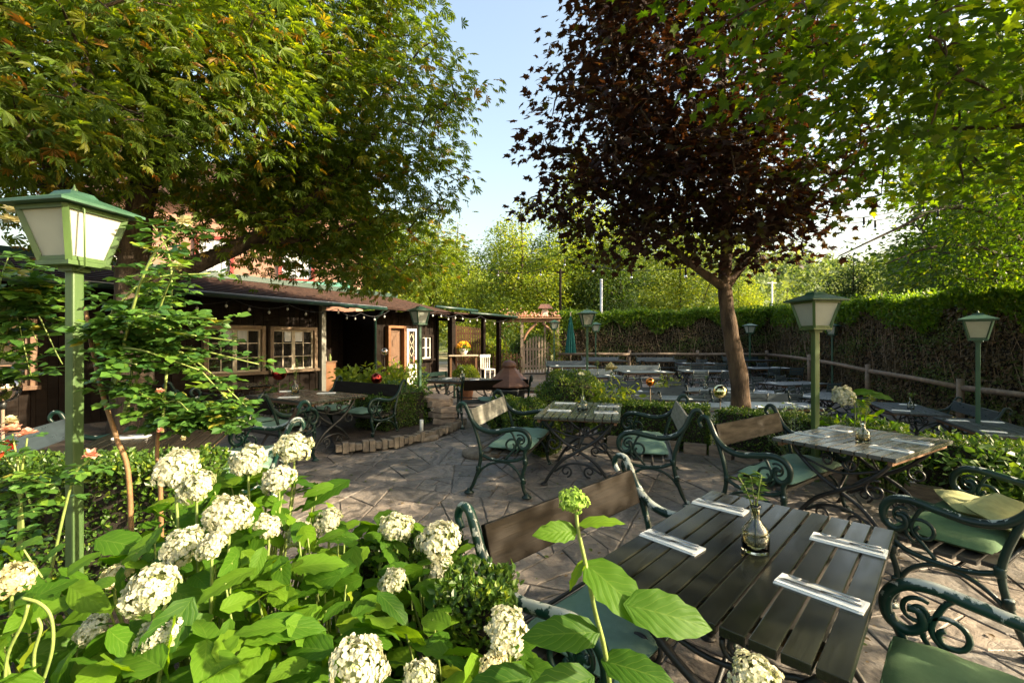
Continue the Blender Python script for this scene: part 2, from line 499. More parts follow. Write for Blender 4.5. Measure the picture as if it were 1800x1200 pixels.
M['leaf_hedge'] = leaf_mat('leaf_hedge', [(0, (.045, .105, .010)), (.6, (.10, .19, .016)), (1, (.20, .29, .025))], .45, .45, (1.9, 1.7, .5))
M['leaf_brown'] = leaf_mat('leaf_brown', [(0, (.10, .078, .040)), (.38, (.19, .135, .072)), (.58, (.070, .105, .024)), (1, (.13, .18, .035))], .35, .6, (1.3, 1.1, .7))

def paving_mat():
    """irregular flagstones with mortar joints"""
    m, nt, b, out = newmat('crazy_paving')
    v = coord(nt, 'Object')
    wob = nd(nt, 'ShaderNodeTexNoise'); wob.inputs['Scale'].default_value = 2.2; wob.inputs['Detail'].default_value = 3
    nt.links.new(v, wob.inputs['Vector'])
    add = nd(nt, 'ShaderNodeVectorMath', operation='MULTIPLY_ADD')
    nt.links.new(wob.outputs['Color'], add.inputs[0]); add.inputs[1].default_value = (.16, .16, 0); nt.links.new(v, add.inputs[2])
    mpp = nd(nt, 'ShaderNodeMapping'); mpp.inputs['Scale'].default_value = (1.0, 1.25, 1); mpp.inputs['Rotation'].default_value = (0, 0, .5)
    nt.links.new(add.outputs[0], mpp.inputs['Vector'])
    v1 = nd(nt, 'ShaderNodeTexVoronoi', feature='DISTANCE_TO_EDGE'); v1.inputs['Scale'].default_value = 2.7
    v2 = nd(nt, 'ShaderNodeTexVoronoi', feature='F1'); v2.inputs['Scale'].default_value = 2.7
    for q in (v1, v2): nt.links.new(mpp.outputs[0], q.inputs['Vector'])
    hs = nd(nt, 'ShaderNodeSeparateColor'); nt.links.new(v2.outputs['Color'], hs.inputs[0])
    stone = ramp(nt, hs.outputs[0], [(0, (.150, .125, .105)), (.35, (.205, .180, .155)), (.6, (.17, .155, .145)), (.8, (.25, .20, .155)), (1, (.19, .185, .175))])
    cl = noise(nt, 3.5, 8, .7, v, .8)
    fine = noise(nt, 26, 6, .7, v, .4)
    stone = mixc(nt, .85, stone, ramp(nt, cl, [(.30, (.36, .34, .33)), (.55, (.85, .82, .80)), (.78, (1.30, 1.2, 1.08))]), 'MULTIPLY')
    stone = mixc(nt, .6, stone, ramp(nt, fine, [(.3, (.6, .6, .6)), (.7, (1.15, 1.12, 1.08))]), 'MULTIPLY')
    jn = ramp(nt, v1.outputs['Distance'], [(.008, 0.0), (.030, 1.0)])
    joint = mixc(nt, ramp(nt, noise(nt, 8, 3, .6, v), [(.4, 0.0), (.7, 1.0)]), (.050, .043, .034), (.12, .105, .085))
    wv = nd(nt, 'ShaderNodeTexWave', wave_type='RINGS'); wv.inputs['Scale'].default_value = 1.6; wv.inputs['Distortion'].default_value = 14; wv.inputs['Detail'].default_value = 4; wv.inputs['Detail Scale'].default_value = 1.6
    nt.links.new(v, wv.inputs['Vector'])
    stone = mixc(nt, .55, stone, ramp(nt, wv.outputs['Fac'], [(.0, (.55, .54, .52)), (.18, (.95, .95, .95)), (.8, (1.0, 1.0, 1.0)), (1, (1.35, 1.30, 1.22))]), 'MULTIPLY')
    nt.links.new(mixc(nt, jn, joint, stone), b.inputs['Base Color'])
    nt.links.new(ramp(nt, cl, [(.35, .38), (.7, .72)]), b.inputs['Roughness'])
    hh = nd(nt, 'ShaderNodeMath', operation='MULTIPLY_ADD')
    nt.links.new(ramp(nt, v1.outputs['Distance'], [(.0, 0.0), (.03, 1.0)]), hh.inputs[0]); hh.inputs[1].default_value = .5
    h2 = nd(nt, 'ShaderNodeMath', operation='MULTIPLY_ADD'); nt.links.new(hs.outputs[1], h2.inputs[0]); h2.inputs[1].default_value = .5; nt.links.new(cl, h2.inputs[2])
    h3 = nd(nt, 'ShaderNodeMath', operation='MULTIPLY_ADD'); nt.links.new(fine, h3.inputs[0]); h3.inputs[1].default_value = .25; nt.links.new(h2.outputs[0], h3.inputs[2])
    nt.links.new(h3.outputs[0], hh.inputs[2])
    bump(nt, b, hh.outputs[0], .9, .016)
    return m
M['paving'] = paving_mat()
def ground_mat():
    m, nt, b, out = newmat('earth_and_grass')
    v = coord(nt)
    f = noise(nt, .35, 6, .65, v); g = noise(nt, 9, 6, .7, v)
    c = ramp(nt, f, [(.35, (.10, .13, .03)), (.5, (.16, .15, .06)), (.62, (.34, .28, .20))])
    c = mixc(nt, .7, c, ramp(nt, g, [(.3, (.5, .5, .5)), (.7, (1.2, 1.2, 1.1))]), 'MULTIPLY')
    nt.links.new(c, b.inputs['Base Color']); b.inputs['Roughness'].default_value = 1
    bump(nt, b, g, .8, .05)
    return m
M['ground'] = ground_mat()
M['gravel'] = mat_plain('gravel', (.30, .25, .20), (.16, .13, .10), .95, 14, bs=.8, bd=.02)
M['yard'] = mat_plain('pale_yard', (.50, .42, .33), (.38, .32, .25), .95, 5, bs=.4, bd=.02)
M['hill'] = mat_plain('hill_grass', (.10, .13, .035), (.06, .08, .02), 1, .2)

# ================================================================ setting
def sheet(name, x0, x1, y0, y1, step, fn, mt, dz=0.0):
    nx = max(2, int((x1 - x0) / step) + 1); ny = max(2, int((y1 - y0) / step) + 1)
    X, Y = np.meshgrid(np.linspace(x0, x1, nx), np.linspace(y0, y1, ny))
    Z = fn(X, Y) + dz
    V = np.stack([X, Y, Z], -1).reshape(-1, 3)
    i = np.arange(nx - 1)[None, :] + (np.arange(ny - 1) * nx)[:, None]
    F = np.stack([i, i + 1, i + 1 + nx, i + nx], -1).reshape(-1, 4)
    return mesh_np(name, V, F, mt, None, None, None, True)

def ground_h(X, Y):
    far = S((Y - 24) / 12)
    return (gz(X, Y) - .15) * (1 - far)
o = sheet('ground', -160, 200, -20, 260, 1.0, lambda X, Y: ground_h(X, Y), M['ground']); tag(o, kind='structure')
o = sheet('terrace', -9.5, 10.8, -2.0, 21.2, .3, lambda X, Y: gz(X, Y), M['paving'], -.009); tag(o, kind='structure')
o = sheet('yard', -7, 4.5, 21.9, 36, .8, lambda X, Y: gz(X, Y) * 0 + .085 * (1 - S((Y - 24) / 12)), M['yard'], .0); tag(o, kind='structure')

# ---------------------------------------------------------------- real flagstones with open joints
def flag_mat():
    m, nt, b, out = newmat('flagstone')
    v = coord(nt, 'Object')
    g = nd(nt, 'ShaderNodeNewGeometry')
    tone = ramp(nt, g.outputs['Random Per Island'], [(0, (.130, .122, .115)), (.25, (.200, .182, .166)), (.45, (.165, .158, .153)), (.65, (.235, .205, .180)), (.85, (.19, .178, .168)), (1, (.27, .238, .205))])
    cl = noise(nt, 3.2, 8, .72, v, .9); fine = noise(nt, 30, 6, .65, v, .4)
    c = mixc(nt, .9, tone, ramp(nt, cl, [(.30, (.50, .48, .47)), (.52, (.95, .93, .91)), (.75, (1.45, 1.36, 1.25))]), 'MULTIPLY')
    c = mixc(nt, .65, c, ramp(nt, fine, [(.3, (.62, .61, .60)), (.7, (1.2, 1.18, 1.15))]), 'MULTIPLY')
    wv = nd(nt, 'ShaderNodeTexWave', wave_type='BANDS'); wv.inputs['Scale'].default_value = 1.1; wv.inputs['Distortion'].default_value = 18; wv.inputs['Detail'].default_value = 5; wv.inputs['Detail Scale'].default_value = 2.0
    nt.links.new(v, wv.inputs['Vector'])
    c = mixc(nt, .6, c, ramp(nt, wv.outputs['Fac'], [(.0, (.5, .48, .46)), (.14, (.95, .95, .95)), (.85, (1, 1, 1)), (1, (1.4, 1.34, 1.25))]), 'MULTIPLY')
    nt.links.new(c, b.inputs['Base Color'])
    nt.links.new(ramp(nt, cl, [(.35, .40), (.7, .75)]), b.inputs['Roughness'])
    h = nd(nt, 'ShaderNodeMath', operation='MULTIPLY_ADD'); nt.links.new(fine, h.inputs[0]); h.inputs[1].default_value = .3
    h2 = nd(nt, 'ShaderNodeMath', operation='MULTIPLY_ADD'); nt.links.new(wv.outputs['Fac'], h2.inputs[0]); h2.inputs[1].default_value = .35; nt.links.new(cl, h2.inputs[2])
    nt.links.new(h2.outputs[0], h.inputs[2])
    bump(nt, b, h.outputs[0], .9, .018)
    return m
M['flag'] = flag_mat()
def flagstones():
    rr = random.Random(5)
    todo = [[(-6.2, -.4), (6.0, -.4), (6.0, 12.5), (-6.2, 12.5)]]; done = []
    def area(p): return abs(sum(p[i][0] * p[(i + 1) % len(p)][1] - p[(i + 1) % len(p)][0] * p[i][1] for i in range(len(p)))) / 2
    while todo:
        p = todo.pop(); a = area(p)
        cx = sum(q[0] for q in p) / len(p); cy = sum(q[1] for q in p) / len(p)
        lim = rr.choice((.04, .07, .12, .20, .26)) * (1 if cy < 8 else 1.5)
        if a < lim or a < .02: done.append(p); continue
        i, j = max(((i, j) for i in range(len(p)) for j in range(i)), key=lambda t: (p[t[0]][0] - p[t[1]][0]) ** 2 + (p[t[0]][1] - p[t[1]][1]) ** 2)
        ang = math.atan2(p[i][1] - p[j][1], p[i][0] - p[j][0]) + PI / 2 + rr.uniform(-.8, .8)
        k = rr.uniform(.38, .62)
        ox, oy = p[j][0] + (p[i][0] - p[j][0]) * k, p[j][1] + (p[i][1] - p[j][1]) * k
        ox, oy = (ox + cx) / 2, (oy + cy) / 2
        nx, ny = -math.sin(ang), math.cos(ang)
        A_, B_ = [], []
        for q in range(len(p)):
            u, w = p[q], p[(q + 1) % len(p)]
            du = (u[0] - ox) * nx + (u[1] - oy) * ny; dw = (w[0] - ox) * nx + (w[1] - oy) * ny
            (A_ if du >= 0 else B_).append(u)
            if du * dw < 0:
                t = du / (du - dw); x = (u[0] + (w[0] - u[0]) * t, u[1] + (w[1] - u[1]) * t); A_.append(x); B_.append(x)
        if len(A_) < 3 or len(B_) < 3 or min(area(A_), area(B_)) < .006: done.append(p); continue
        todo += [A_, B_]
    mb = MB()
    for p in done:
        s = sum(p[i][0] * p[(i + 1) % len(p)][1] - p[(i + 1) % len(p)][0] * p[i][1] for i in range(len(p)))
        if s < 0: p = p[::-1]
        # break long edges so that the outline is uneven
        q = []
        for i in range(len(p)):
            u, w = p[i], p[(i + 1) % len(p)]; q.append(u)
            L = math.hypot(w[0] - u[0], w[1] - u[1])
            if L > .16:
                for k in range(1, int(L / .09)):
                    t = k / int(L / .09); q.append((u[0] + (w[0] - u[0]) * t, u[1] + (w[1] - u[1]) * t))
        cx = sum(a for a, b in q) / len(q); cy = sum(b for a, b in q) / len(q)
        def inset(d, seed):
            r2 = random.Random(seed); o = []
            for a, b in q:
                L = math.hypot(a - cx, b - cy) or 1
                dd = d + r2.uniform(-.003, .005)
                o.append((a - (a - cx) / L * dd, b - (b - cy) / L * dd))
            return o
        sd = rr.random(); h = rr.uniform(.0, .004); tx, ty = rr.uniform(-.008, .008), rr.uniform(-.008, .008)
        lo = inset(.007, sd); hi = inset(.014, sd); n = len(q)
        vs = [(a, b, gf(a, b) - .03) for a, b in lo] + [(a, b, gf(a, b) + h - .004 + (a - cx) * tx + (b - cy) * ty) for a, b in lo] + [(a, b, gf(a, b) + h + (a - cx) * tx + (b - cy) * ty) for a, b in hi]
        fs = [list(range(2 * n, 3 * n))]
        for k in range(2):
            for i in range(n): fs.append((k * n + i, k * n + (i + 1) % n, (k + 1) * n + (i + 1) % n, (k + 1) * n + i))
        mb._add(vs, fs)
    print('flagstones', len(done))
    o = mb.build('paving', M['flag']); tag(o, kind='structure')
flagstones()
# ================================================================ furniture prototypes
def spiral(c, r0, r1, a0, turns, n=22):
    """in the local y-z plane"""
    out = []
    for i in range(n + 1):
        t = i / n
        a = a0 + turns * 2 * PI * t
        r = r0 + (r1 - r0) * t
        out.append((c[0] + r * math.cos(a), c[1] + r * math.sin(a)))
    return out

def iron_end(mb, x):
    def T(pts, r, n=8, flat=1.0): mb.tube([(x, p[0], p[1]) for p in pts], r, n, flat=flat)
    def C(pts, k=5): return [(v.y, v.z) for v in catmull([(0, p[0], p[1]) for p in pts], k)]
    arm = C([(-.235, .80), (-.262, .845), (-.235, .895), (-.185, .89), (-.15, .83), (-.10, .73), (-.02, .655), (.10, .625),
             (.24, .645), (.36, .665), (.45, .645), (.495, .58), (.485, .505), (.43, .475), (.385, .51), (.395, .56), (.43, .565)])
    rad = [.015 + .010 * math.sin(PI * min(1, i / len(arm) * 1.05)) for i in range(len(arm))]
    T(arm, rad, 10)
    T(C([(-.145, .82), (-.06, .62), (-.01, .42), (-.03, .26), (-.085, .10), (-.13, .02)]), [.019] * 21 + [.017] * 5, 8)
    T(C([(.485, .52), (.445, .44), (.455, .34), (.425, .22), (.43, .10), (.46, .02)]), .019, 8)
    for y, z in ((.45, .35), (.43, .16), (-.035, .25), (-.004, .40)):      # cast rings on the legs
        mb.lathe([(.018, -.03), (.028, -.018), (.024, 0), (.028, .018), (.018, .03)], (x, y, z), 10)
    for y in (-.135, .465):
        mb.lathe([(.05, 0), (.05, .012), (.022, .028), (.016, .05)], (x, y, 0), 12)
    T(C([(-.02, .40), (.10, .355), (.25, .345), (.38, .365), (.45, .41)]), .016, 8)
    T(C([(-.06, .16), (.02, .265), (.14, .325), (.27, .325), (.37, .255), (.425, .15)]), .013, 8)
    T(spiral((.31, .50), .085, .022, -1.2, 1.35), .011, 6)                # scroll under the arm
    T(C([(.25, .36), (.30, .42), (.36, .50), (.33, .60), (.30, .64)]), .011, 6)
    T(spiral((.40, .56), .055, .018, 2.2, -1.2), .009, 6)

def make_bench(L, wood, name='garden_bench', iron='iron', back='back_wood'):
    root = thing(name, (0, 0, -50), 0, 'bench', 'bench')
    for sx in (-1, 1):
        mb = MB(); iron_end(mb, sx * L / 2); mb.build('cast_iron_end', M[iron], root)
    mb = MB()
    Rx = Matrix.Rotation(math.radians(-17), 3, 'X').inverted()
    Rx = Matrix.Rotation(math.radians(17), 3, 'X')
    mb.box((0, -.108, .745), (L - .06, .03, .19), rot=Rx)
    mb.build('backrest', M[back], root, bevel=.006)
    mb = MB()
    for i in range(5):
        y = .03 + i * .098
        mb.box((0, y, .415 - .018 * math.sin(PI * i / 4)), (L - .03, .082, .026))
    mb.build('seat', M[wood], root, bevel=.004)
    mb = MB(); mb.tube([(-L / 2, .18, .33), (L / 2, .18, .33)], .010, 6); mb.tube([(-L / 2, -.015, .44), (L / 2, -.015, .44)], .009, 6)
    mb.build('tie_rod', M['black_iron'], root)
    return root

def make_table(L, W, wood='table_wood', n=10):
    root = thing('slatted_table', (0, 0, -50), 0, 'table', 'table')
    mb = MB(); gap = .0095
    w = (W - gap * (n - 1)) / n
    for i in range(n):
        y = -W / 2 + w / 2 + i * (w + gap)
        mb.box((0, y, .730), (L, w, .030))
    mb.build('tabletop', M[wood], root, bevel=.003)
    mb = MB()
    for sx in (-1, 1):
        mb.box((sx * (L / 2 - .16), 0, .700), (.06, W - .08, .029))
    mb.box((0, -W / 2 + .045, .697), (L - .06, .028, .034)); mb.box((0, W / 2 - .045, .697), (L - .06, .028, .034))
    mb.build('frame', M['brown_wood'], root)
    for sx in (-1, 1):
        x = sx * (L / 2 - .17)
        mb = MB()
        for sy in (-1, 1):
            xx = x + sy * .013
            leg = catmull([(xx, sy * .36, .685), (xx, sy * .30, .60), (xx, sy * .16, .47), (xx, -sy * .0, .37), (xx, -sy * .16, .27), (xx, -sy * .28, .13), (xx, -sy * .35, .012)], 5)
            mb.tube(leg, .017, 8)
            mb.lathe([(.042, 0), (.042, .01), (.02, .022)], (xx, -sy * .355, 0), 10)
            for c, r, a in (((sy * .26, .44), .085, 1.9), ((-sy * .12, .155), .062, 4.5), ((sy * .09, .60), .05, 0.3)):
                mb.tube([(xx, p[0], p[1]) for p in spiral(c, r, .018, a, 1.25 * sy, 18)], .010, 6)
        mb.tube(catmull([(x, -.30, .60), (x, 0, .52), (x, .30, .60)], 6), .011, 6)
        mb.tube(catmull([(x, -.25, .14), (x, -.12, .22), (x, 0, .24), (x, .12, .22), (x, .25, .14)], 5), .012, 6)
        mb.build('iron_leg', M['black_iron'], root)
    mb = MB()
    mb.tube([(-L / 2 + .17, 0, .37), (L / 2 - .17, 0, .37)], .012, 8)
    for sx in (-1, 1):
        mb.tube(catmull([(sx * (L / 2 - .17), 0, .37), (sx * .25, 0, .50), (sx * .12, 0, .68)], 5), .010, 6)
    mb.build('stretcher', M['black_iron'], root)
    return root

def cushion_mesh(mb, w=.50, d=.45, h=.055, seed=0):
    rr = random.Random(seed)
    n = 14; vs = []; fs = []
    ph = rr.uniform(0, 6)
    for s in (1, -1):
        for j in range(n + 1):
            for i in range(n + 1):
                u = i / n * 2 - 1; v = j / n * 2 - 1
                e = (1 - abs(u) ** 6) * (1 - abs(v) ** 6)
                puff = .0 + h * .5 * max(0, e) ** .35
                wr = .006 * math.sin(u * 5 + ph) * math.sin(v * 4 + ph * 2) + .004 * math.sin(u * 11 + v * 9 + ph)
                k = 1 - .035 * (u * u * v * v)
                pin = 1 - .02 * (1 - abs(v)) * abs(u) ** 3
                vs.append((u * w / 2 * k * pin, v * d / 2 * k, h / 2 + s * puff + (wr if s > 0 else 0)))
    m = (n + 1) ** 2
    for s in (0, 1):
        for j in range(n):
            for i in range(n):
                q = [s * m + j * (n + 1) + i, s * m + j * (n + 1) + i + 1, s * m + (j + 1) * (n + 1) + i + 1, s * m + (j + 1) * (n + 1) + i]
                fs.append(q if s == 0 else q[::-1])
    mb._add(vs, fs, 0, True)

def make_cushion(mt, seed):
    root = thing('seat_cushion', (0, 0, -50), 0, 'cushion', 'cushion')
    mb = MB(); cushion_mesh(mb, seed=seed); mb.build('pad', M[mt], root)
    mb = MB()
    pts = []
    for k in range(49):
        a = 2 * PI * k / 48
        c, s = math.cos(a), math.sin(a)
        q = (abs(c) ** 10 + abs(s) ** 10) ** (-.1)
        pts.append((c * q * .249 * (.985), s * q * .224 * .985, .0275))
    mb.tube(pts, .0045, 5, cap=False); mb.build('piping', M[mt], root)
    return root

def wv(root_loc, rz, p):
    c, s = math.cos(rz), math.sin(rz)
    return (root_loc[0] + c * p[0] - s * p[1], root_loc[1] + s * p[0] + c * p[1])

def facing(fx, fy):
    return math.atan2(-fx, fy)

BP = {}
def bench(kind, x, y, f, label, group='cast iron benches on the upper terrace', dz=0.0):
    rz = facing(*f)
    put(BP[kind], (x, y, gf(x, y) + dz), rz, label, group)
    return (x, y, gf(x, y) + dz, rz)
BP['short'] = make_bench(1.22, 'seat_wood')
BP['worn'] = make_bench(1.22, 'seat_wood', iron='iron_worn')
BP['grey'] = make_bench(1.22, 'seat_wood', back='grey_wood')
BP['long'] = make_bench(1.5, 'seat_wood')
BP['slate'] = make_bench(1.6, 'slate_wood', back='slate_wood')
for b_ in BP.values(): b_['category'] = 'bench'

CU = {'mint': [make_cushion('cushion', 1), make_cushion('cushion', 2)], 'moss': [make_cushion('cushion_moss', 3)], 'straw': [make_cushion('cushion_straw', 4)]}
def cushion(b, lx, ly, label, kind='mint', i=0, z=.425, group='seat cushions on the benches', tilt=(0, 0, 0)):
    x, y = wv(b, b[3], (lx, ly))
    p = CU[kind][i % len(CU[kind])]
    put(p, (x, y, b[2] + z), 0, label, group, rot=(tilt[0], tilt[1], b[3] + tilt[2]))

# ---------------------------------------------------------------- upper terrace: tables, benches, cushions
TB = {}
def table(key, L, W, x, y, ang, label, proto=None, wood='table_wood', n=10, group='slatted tables on the upper terrace', dz=0.0):
    p = proto if proto else make_table(L, W, wood, n)
    put(p, (x, y, gf(x, y) + dz), math.radians(ang), label, group)
    TB[key] = (x, y, gf(x, y) + dz + .745)
    return p
t_near = table('near', 1.27, .81, 1.0, 1.885, 46, 'nearest slatted table, with a glass bottle and four white napkins')
table('right', 1.17, .87, 3.0, 3.91, 31.5, 'slatted table made pale by sky sheen in front of the clipped hedge at right', None, 'table_sky_sheen')
table('mid', 1.28, .87, .807, 5.245, 75.7, 'slatted table with grey sky sheen in the middle, between two benches with mint cushions', None, 'table_soft_sheen')
t_left = table('left', 1.45, .92, -2.93, 6.51, -30, 'slatted table before the hut windows, a bench on either long side', None, 'table_soft_sheen')
table('rose', 1.30, .95, -3.08, 4.02, 112, 'slatted table half hidden behind the tall rose bush')
table('hut', 1.27, .81, -5.0, 8.1, -30, 'weathered slatted table close to the hut wall', t_near)
t_fire = table('fire', 1.35, .85, -.95, 9.3, -16, 'grey topped table with curly iron legs beside the copper fire bowl', None, 'table_sky_sheen')
table('gate', 1.27, .81, .45, 11.2, -8, 'dark table with scrolled legs behind the copper fire bowl', t_near)

b1 = bench('worn', .385, 2.21, (.70, -.71), 'nearest bench, with chipped green iron arms and a sunlit dark backrest')
b2 = bench('worn', 1.42, 1.04, (-.71, .70), 'bench cut off at the lower right corner, only its scrolled arm and cushion seen')
b3 = bench('short', 3.06, 2.69, (-.52, .856), 'bench at the right edge with straw coloured cushions piled on it')
b4 = bench('short', 2.33, 4.23, (.58, -.81), 'dark backed bench left of the pale shining table')
b5 = bench('grey', -.14, 5.16, (.96, -.27), 'bench with a sun-bleached grey backrest left of the middle table')
b6 = bench('grey', 1.67, 4.87, (-.965, .26), 'bench seen edge on, to the right of the middle table')
b7 = bench('long', -3.38, 5.75, (.5, .866), 'bench turned away from view before the table by the hut windows')
b8 = bench('long', -2.45, 7.33, (-.5, -.866), 'bench facing us with its back to the planted bed')
b9 = bench('short', -5.5, 7.2, (.5, .866), 'bench at the weathered table close to the hut wall')
b10 = bench('worn', -2.25, 4.36, (-.93, -.37), 'bench behind the white hydrangeas, its pale worn arm showing')
b11 = bench('slate', -3.93, 3.75, (.93, .37), 'bench with a slate grey back beside the pink roses at the left edge')
b12 = bench('short', -.30, 8.15, (-.25, .97), 'bench turned away between the stone pile and the fire bowl')

cushion(b1, -.27, .25, 'mint seat cushion on the near end of the nearest bench')
cushion(b1, .27, .25, 'mint seat cushion on the far end of the nearest bench', i=1)
cushion(b2, .33, .25, 'moss green cushion in the lower right corner of the photo', 'moss')
cushion(b2, -.25, .25, 'moss green cushion on the hidden end of the lower right bench', 'moss')
cushion(b3, -.28, .26, 'moss green cushion lying flat on the bench at the right edge', 'moss')
cushion(b3, .29, .26, 'moss green cushion under the straw coloured ones', 'moss')
cushion(b3, .20, .22, 'straw coloured cushion lying across the moss green ones', 'straw', z=.482, tilt=(.10, 0, .5))
cushion(b3, -.02, .02, 'straw coloured cushion propped against the backrest', 'straw', z=.51, tilt=(.35, 0, -.1))
for b, nm in ((b4, 'dark backed bench beside the pale table'), (b5, 'bleached grey bench'), (b6, 'bench seen edge on'), (b7, 'bench turned away by the hut windows'),
              (b8, 'bench backing on the planted bed'), (b10, 'bench behind the white hydrangeas')):
    k = .27 if b not in (b7, b8) else .32
    cushion(b, -k, .25, 'mint cushion on the %s, %s half' % (nm, 'right' if b in (b8, b10) or b == b6 else 'left'), i=0)
    cushion(b, k, .25, 'mint cushion on the %s, %s half' % (nm, 'left' if b in (b8, b10) or b == b6 else 'right'), i=1)
cushion(b12, 0, .25, 'pale mint cushion on the bench between stone pile and fire bowl', i=1)

# ---------------------------------------------------------------- napkins, cutlery, bottles
mb = MB(); mb.box((0, 0, .002), (.258, .092, .004)); mb.box((.003, .003, .0055), (.254, .084, .003), rz=.012); mb.box((-.002, -.001, .0082), (.251, .080, .0022), rz=-.01)
p_napkin = mb.build('folded_napkin', M['napkin'], None, bevel=.0008)
p_napkin['category'] = 'napkin'
def fork_mesh():
    mb = MB()
    mb.tube([(-.10, 0, .004), (-.06, 0, .005), (.02, 0, .007), (.05, 0, .004)], [.0055, .005, .0032, .0032], 6, flat=.5)
    mb.box((.060, 0, .004), (.022, .021, .003))
    for i in range(4): mb.tube([(.068, -.0085 + i * .0057, .004), (.09, -.0085 + i * .0057, .005), (.108, -.0085 + i * .0055, .009)], [.0018, .0017, .001], 5)
    return mb
def knife_mesh():
    mb = MB()
    mb.tube([(-.11, 0, .005), (-.06, 0, .006), (.0, 0, .005)], [.006, .0062, .0045], 6, flat=.5)
    mb.box((.055, .001, .004), (.11, .016, .0022)); mb._add([(.11, -.007, .003), (.11, .009, .003), (.13, .006, .003), (.11, -.007, .005), (.11, .009, .005), (.13, .006, .005)], [(0, 2, 1), (3, 4, 5), (0, 1, 4, 3), (1, 2, 5, 4), (2, 0, 3, 5)])
    return mb
p_fork = fork_mesh().build('fork', M['steel']); p_fork['category'] = 'fork'
p_knife = knife_mesh().build('knife', M['steel']); p_knife['category'] = 'knife'
def setting(x, y, z, ang, where, cutlery=True, seed=0):
    rr = random.Random(seed)
    a = math.radians(ang) + rr.uniform(-.06, .06)
    put(p_napkin, (x, y, z), a, 'folded white paper napkin %s' % where, 'napkins laid on the tables')
    if cutlery:
        for p, off, nm in ((p_fork, .022, 'fork'), (p_knife, -.012, 'knife')):
            c, s = math.cos(a), math.sin(a)
            put(p, (x - s * off + c * .008, y + c * off + s * .008, z + .0095), a + PI + rr.uniform(-.05, .05) + (0 if nm == 'fork' else .03), 'steel %s on the napkin %s' % (nm, where), nm + 's laid on the napkins')

zt = TB['near'][2]
for i, (x, y, w) in enumerate(((1.071, 2.348, 'at the far corner of the nearest table'), (.678, 1.938, 'on the bench side of the nearest table'),
                               (1.409, 1.911, 'at the right corner of the nearest table'), (1.044, 1.546, 'at the front edge of the nearest table'))):
    setting(x, y, zt, -47, w, True, i)
zt = TB['right'][2]
for i, (x, y, w) in enumerate(((2.68, 4.07, 'at the left end of the pale table'), (3.05, 4.30, 'at the back of the pale table'),
                               (3.32, 3.78, 'at the right end of the pale table'), (2.93, 3.52, 'in front of the bottle on the pale table'))):
    setting(x, y, zt, -58, w, True, 10 + i)
zt = TB['mid'][2]
for i, (x, y, w) in enumerate(((.669, 5.73, 'at the far left of the middle table'), (.53, 5.12, 'at the near left of the middle table'),
                               (1.16, 5.48, 'at the far right of the middle table'), (1.03, 4.98, 'at the near right of the middle table'))):
    setting(x, y, zt, -14, w, i > 1, 20 + i)
zt = TB['left'][2]
for i, (x, y, w) in enumerate(((-3.42, 6.98, 'at the back of the table before the hut windows'), (-2.74, 6.72, 'at the right of the table before the hut windows'), (-3.05, 6.22, 'at the front of the table before the hut windows'))):
    setting(x, y, zt, 15, w, False, 30 + i)
setting(-3.30, 3.95, TB['rose'][2], 20, 'on the table behind the rose bush', True, 41)
for i, (x, y, w) in enumerate(((-1.35, 9.45, 'at the left end of the table by the fire bowl'), (-.75, 9.15, 'at the right end of the table by the fire bowl'))):
    setting(x, y, TB['fire'][2], 70, w, False, 50 + i)

def bottle(x, y, z, label, h=.19, r=.052, flower='leafy', seed=0, amber=True, tall=.2):
    rr = random.Random(seed)
    root = thing('bottle_vase', (x, y, z), rr.uniform(0, 6), label, 'bottle vase', 'glass bottle vases on the tables')
    k = h / .19; q = r / .052
    prof = [(.0, .0), (.046 * q, .0), (.052 * q, .006), (.052 * q, .075 * k), (.047 * q, .095 * k), (.026 * q, .118 * k), (.0165 * q, .135 * k), (.016 * q, .172 * k), (.021 * q, .175 * k), (.021 * q, .19 * k)]
    inner = [(.0175 * q, .19 * k), (.0135 * q, .172 * k), (.0135 * q, .135 * k), (.022 * q, .118 * k), (.0435 * q, .093 * k), (.0485 * q, .074 * k), (.0485 * q, .010), (0, .008)]
    MB().lathe([(max(a, 1e-5), b) for a, b in prof + inner], (0, 0, 0), 20).build('bottle', M['glass'], root)
    if amber:
        MB().lathe([(1e-5, .0095), (.0478 * q, .0105), (.0478 * q, .070 * k), (1e-5, .070 * k)], (0, 0, 0), 18).build('water', M['amber_water'], root)
    mb = MB(); P = []; Fd = []; Up = []; Sz = []; Tn = []
    for s in range(3):
        dx, dy = rr.uniform(-.035, .035), rr.uniform(-.035, .035)
        pts = catmull([(0, 0, .02), (dx * .2, dy * .2, h * .8), (dx, dy, h + tall * .45), (dx * 1.8, dy * 1.8, h + tall * rr.uniform(.7, 1.0))], 5)
        mb.tube(pts, .0028, 5)
        for i in range(8, len(pts)):
            for kx in range(2):
                a = rr.uniform(0, 6.28)
                P.append(tuple(pts[i])); Fd.append((math.cos(a), math.sin(a), rr.uniform(-.1, .5))); Up.append((rr.uniform(-.3, .3), rr.uniform(-.3, .3), 1)); Sz.append(rr.uniform(.025, .05)); Tn.append(rr.random())
        tip = pts[-1]
    mb.build('flower_stems', M['stem_green'], root)
    leaf_cloud('leaves', A(*P), A(*Fd), A(*Up), np.array(Sz), T_OVAL, M['leaf_shrub'] if flower != 'yellow' else M['leaf_bright'], np.array(Tn), root)
    if flower in ('white', 'cream'):
        n = 26; d = rand_unit(n); d[:, 2] = abs(d[:, 2]) * .8
        leaf_cloud('bloom', A(tuple(tip)) + d * .012, d, rand_unit(n), np.full(n, .032), T_DIAMOND, M['petal_' + flower], NP.random(n), root)
    return root
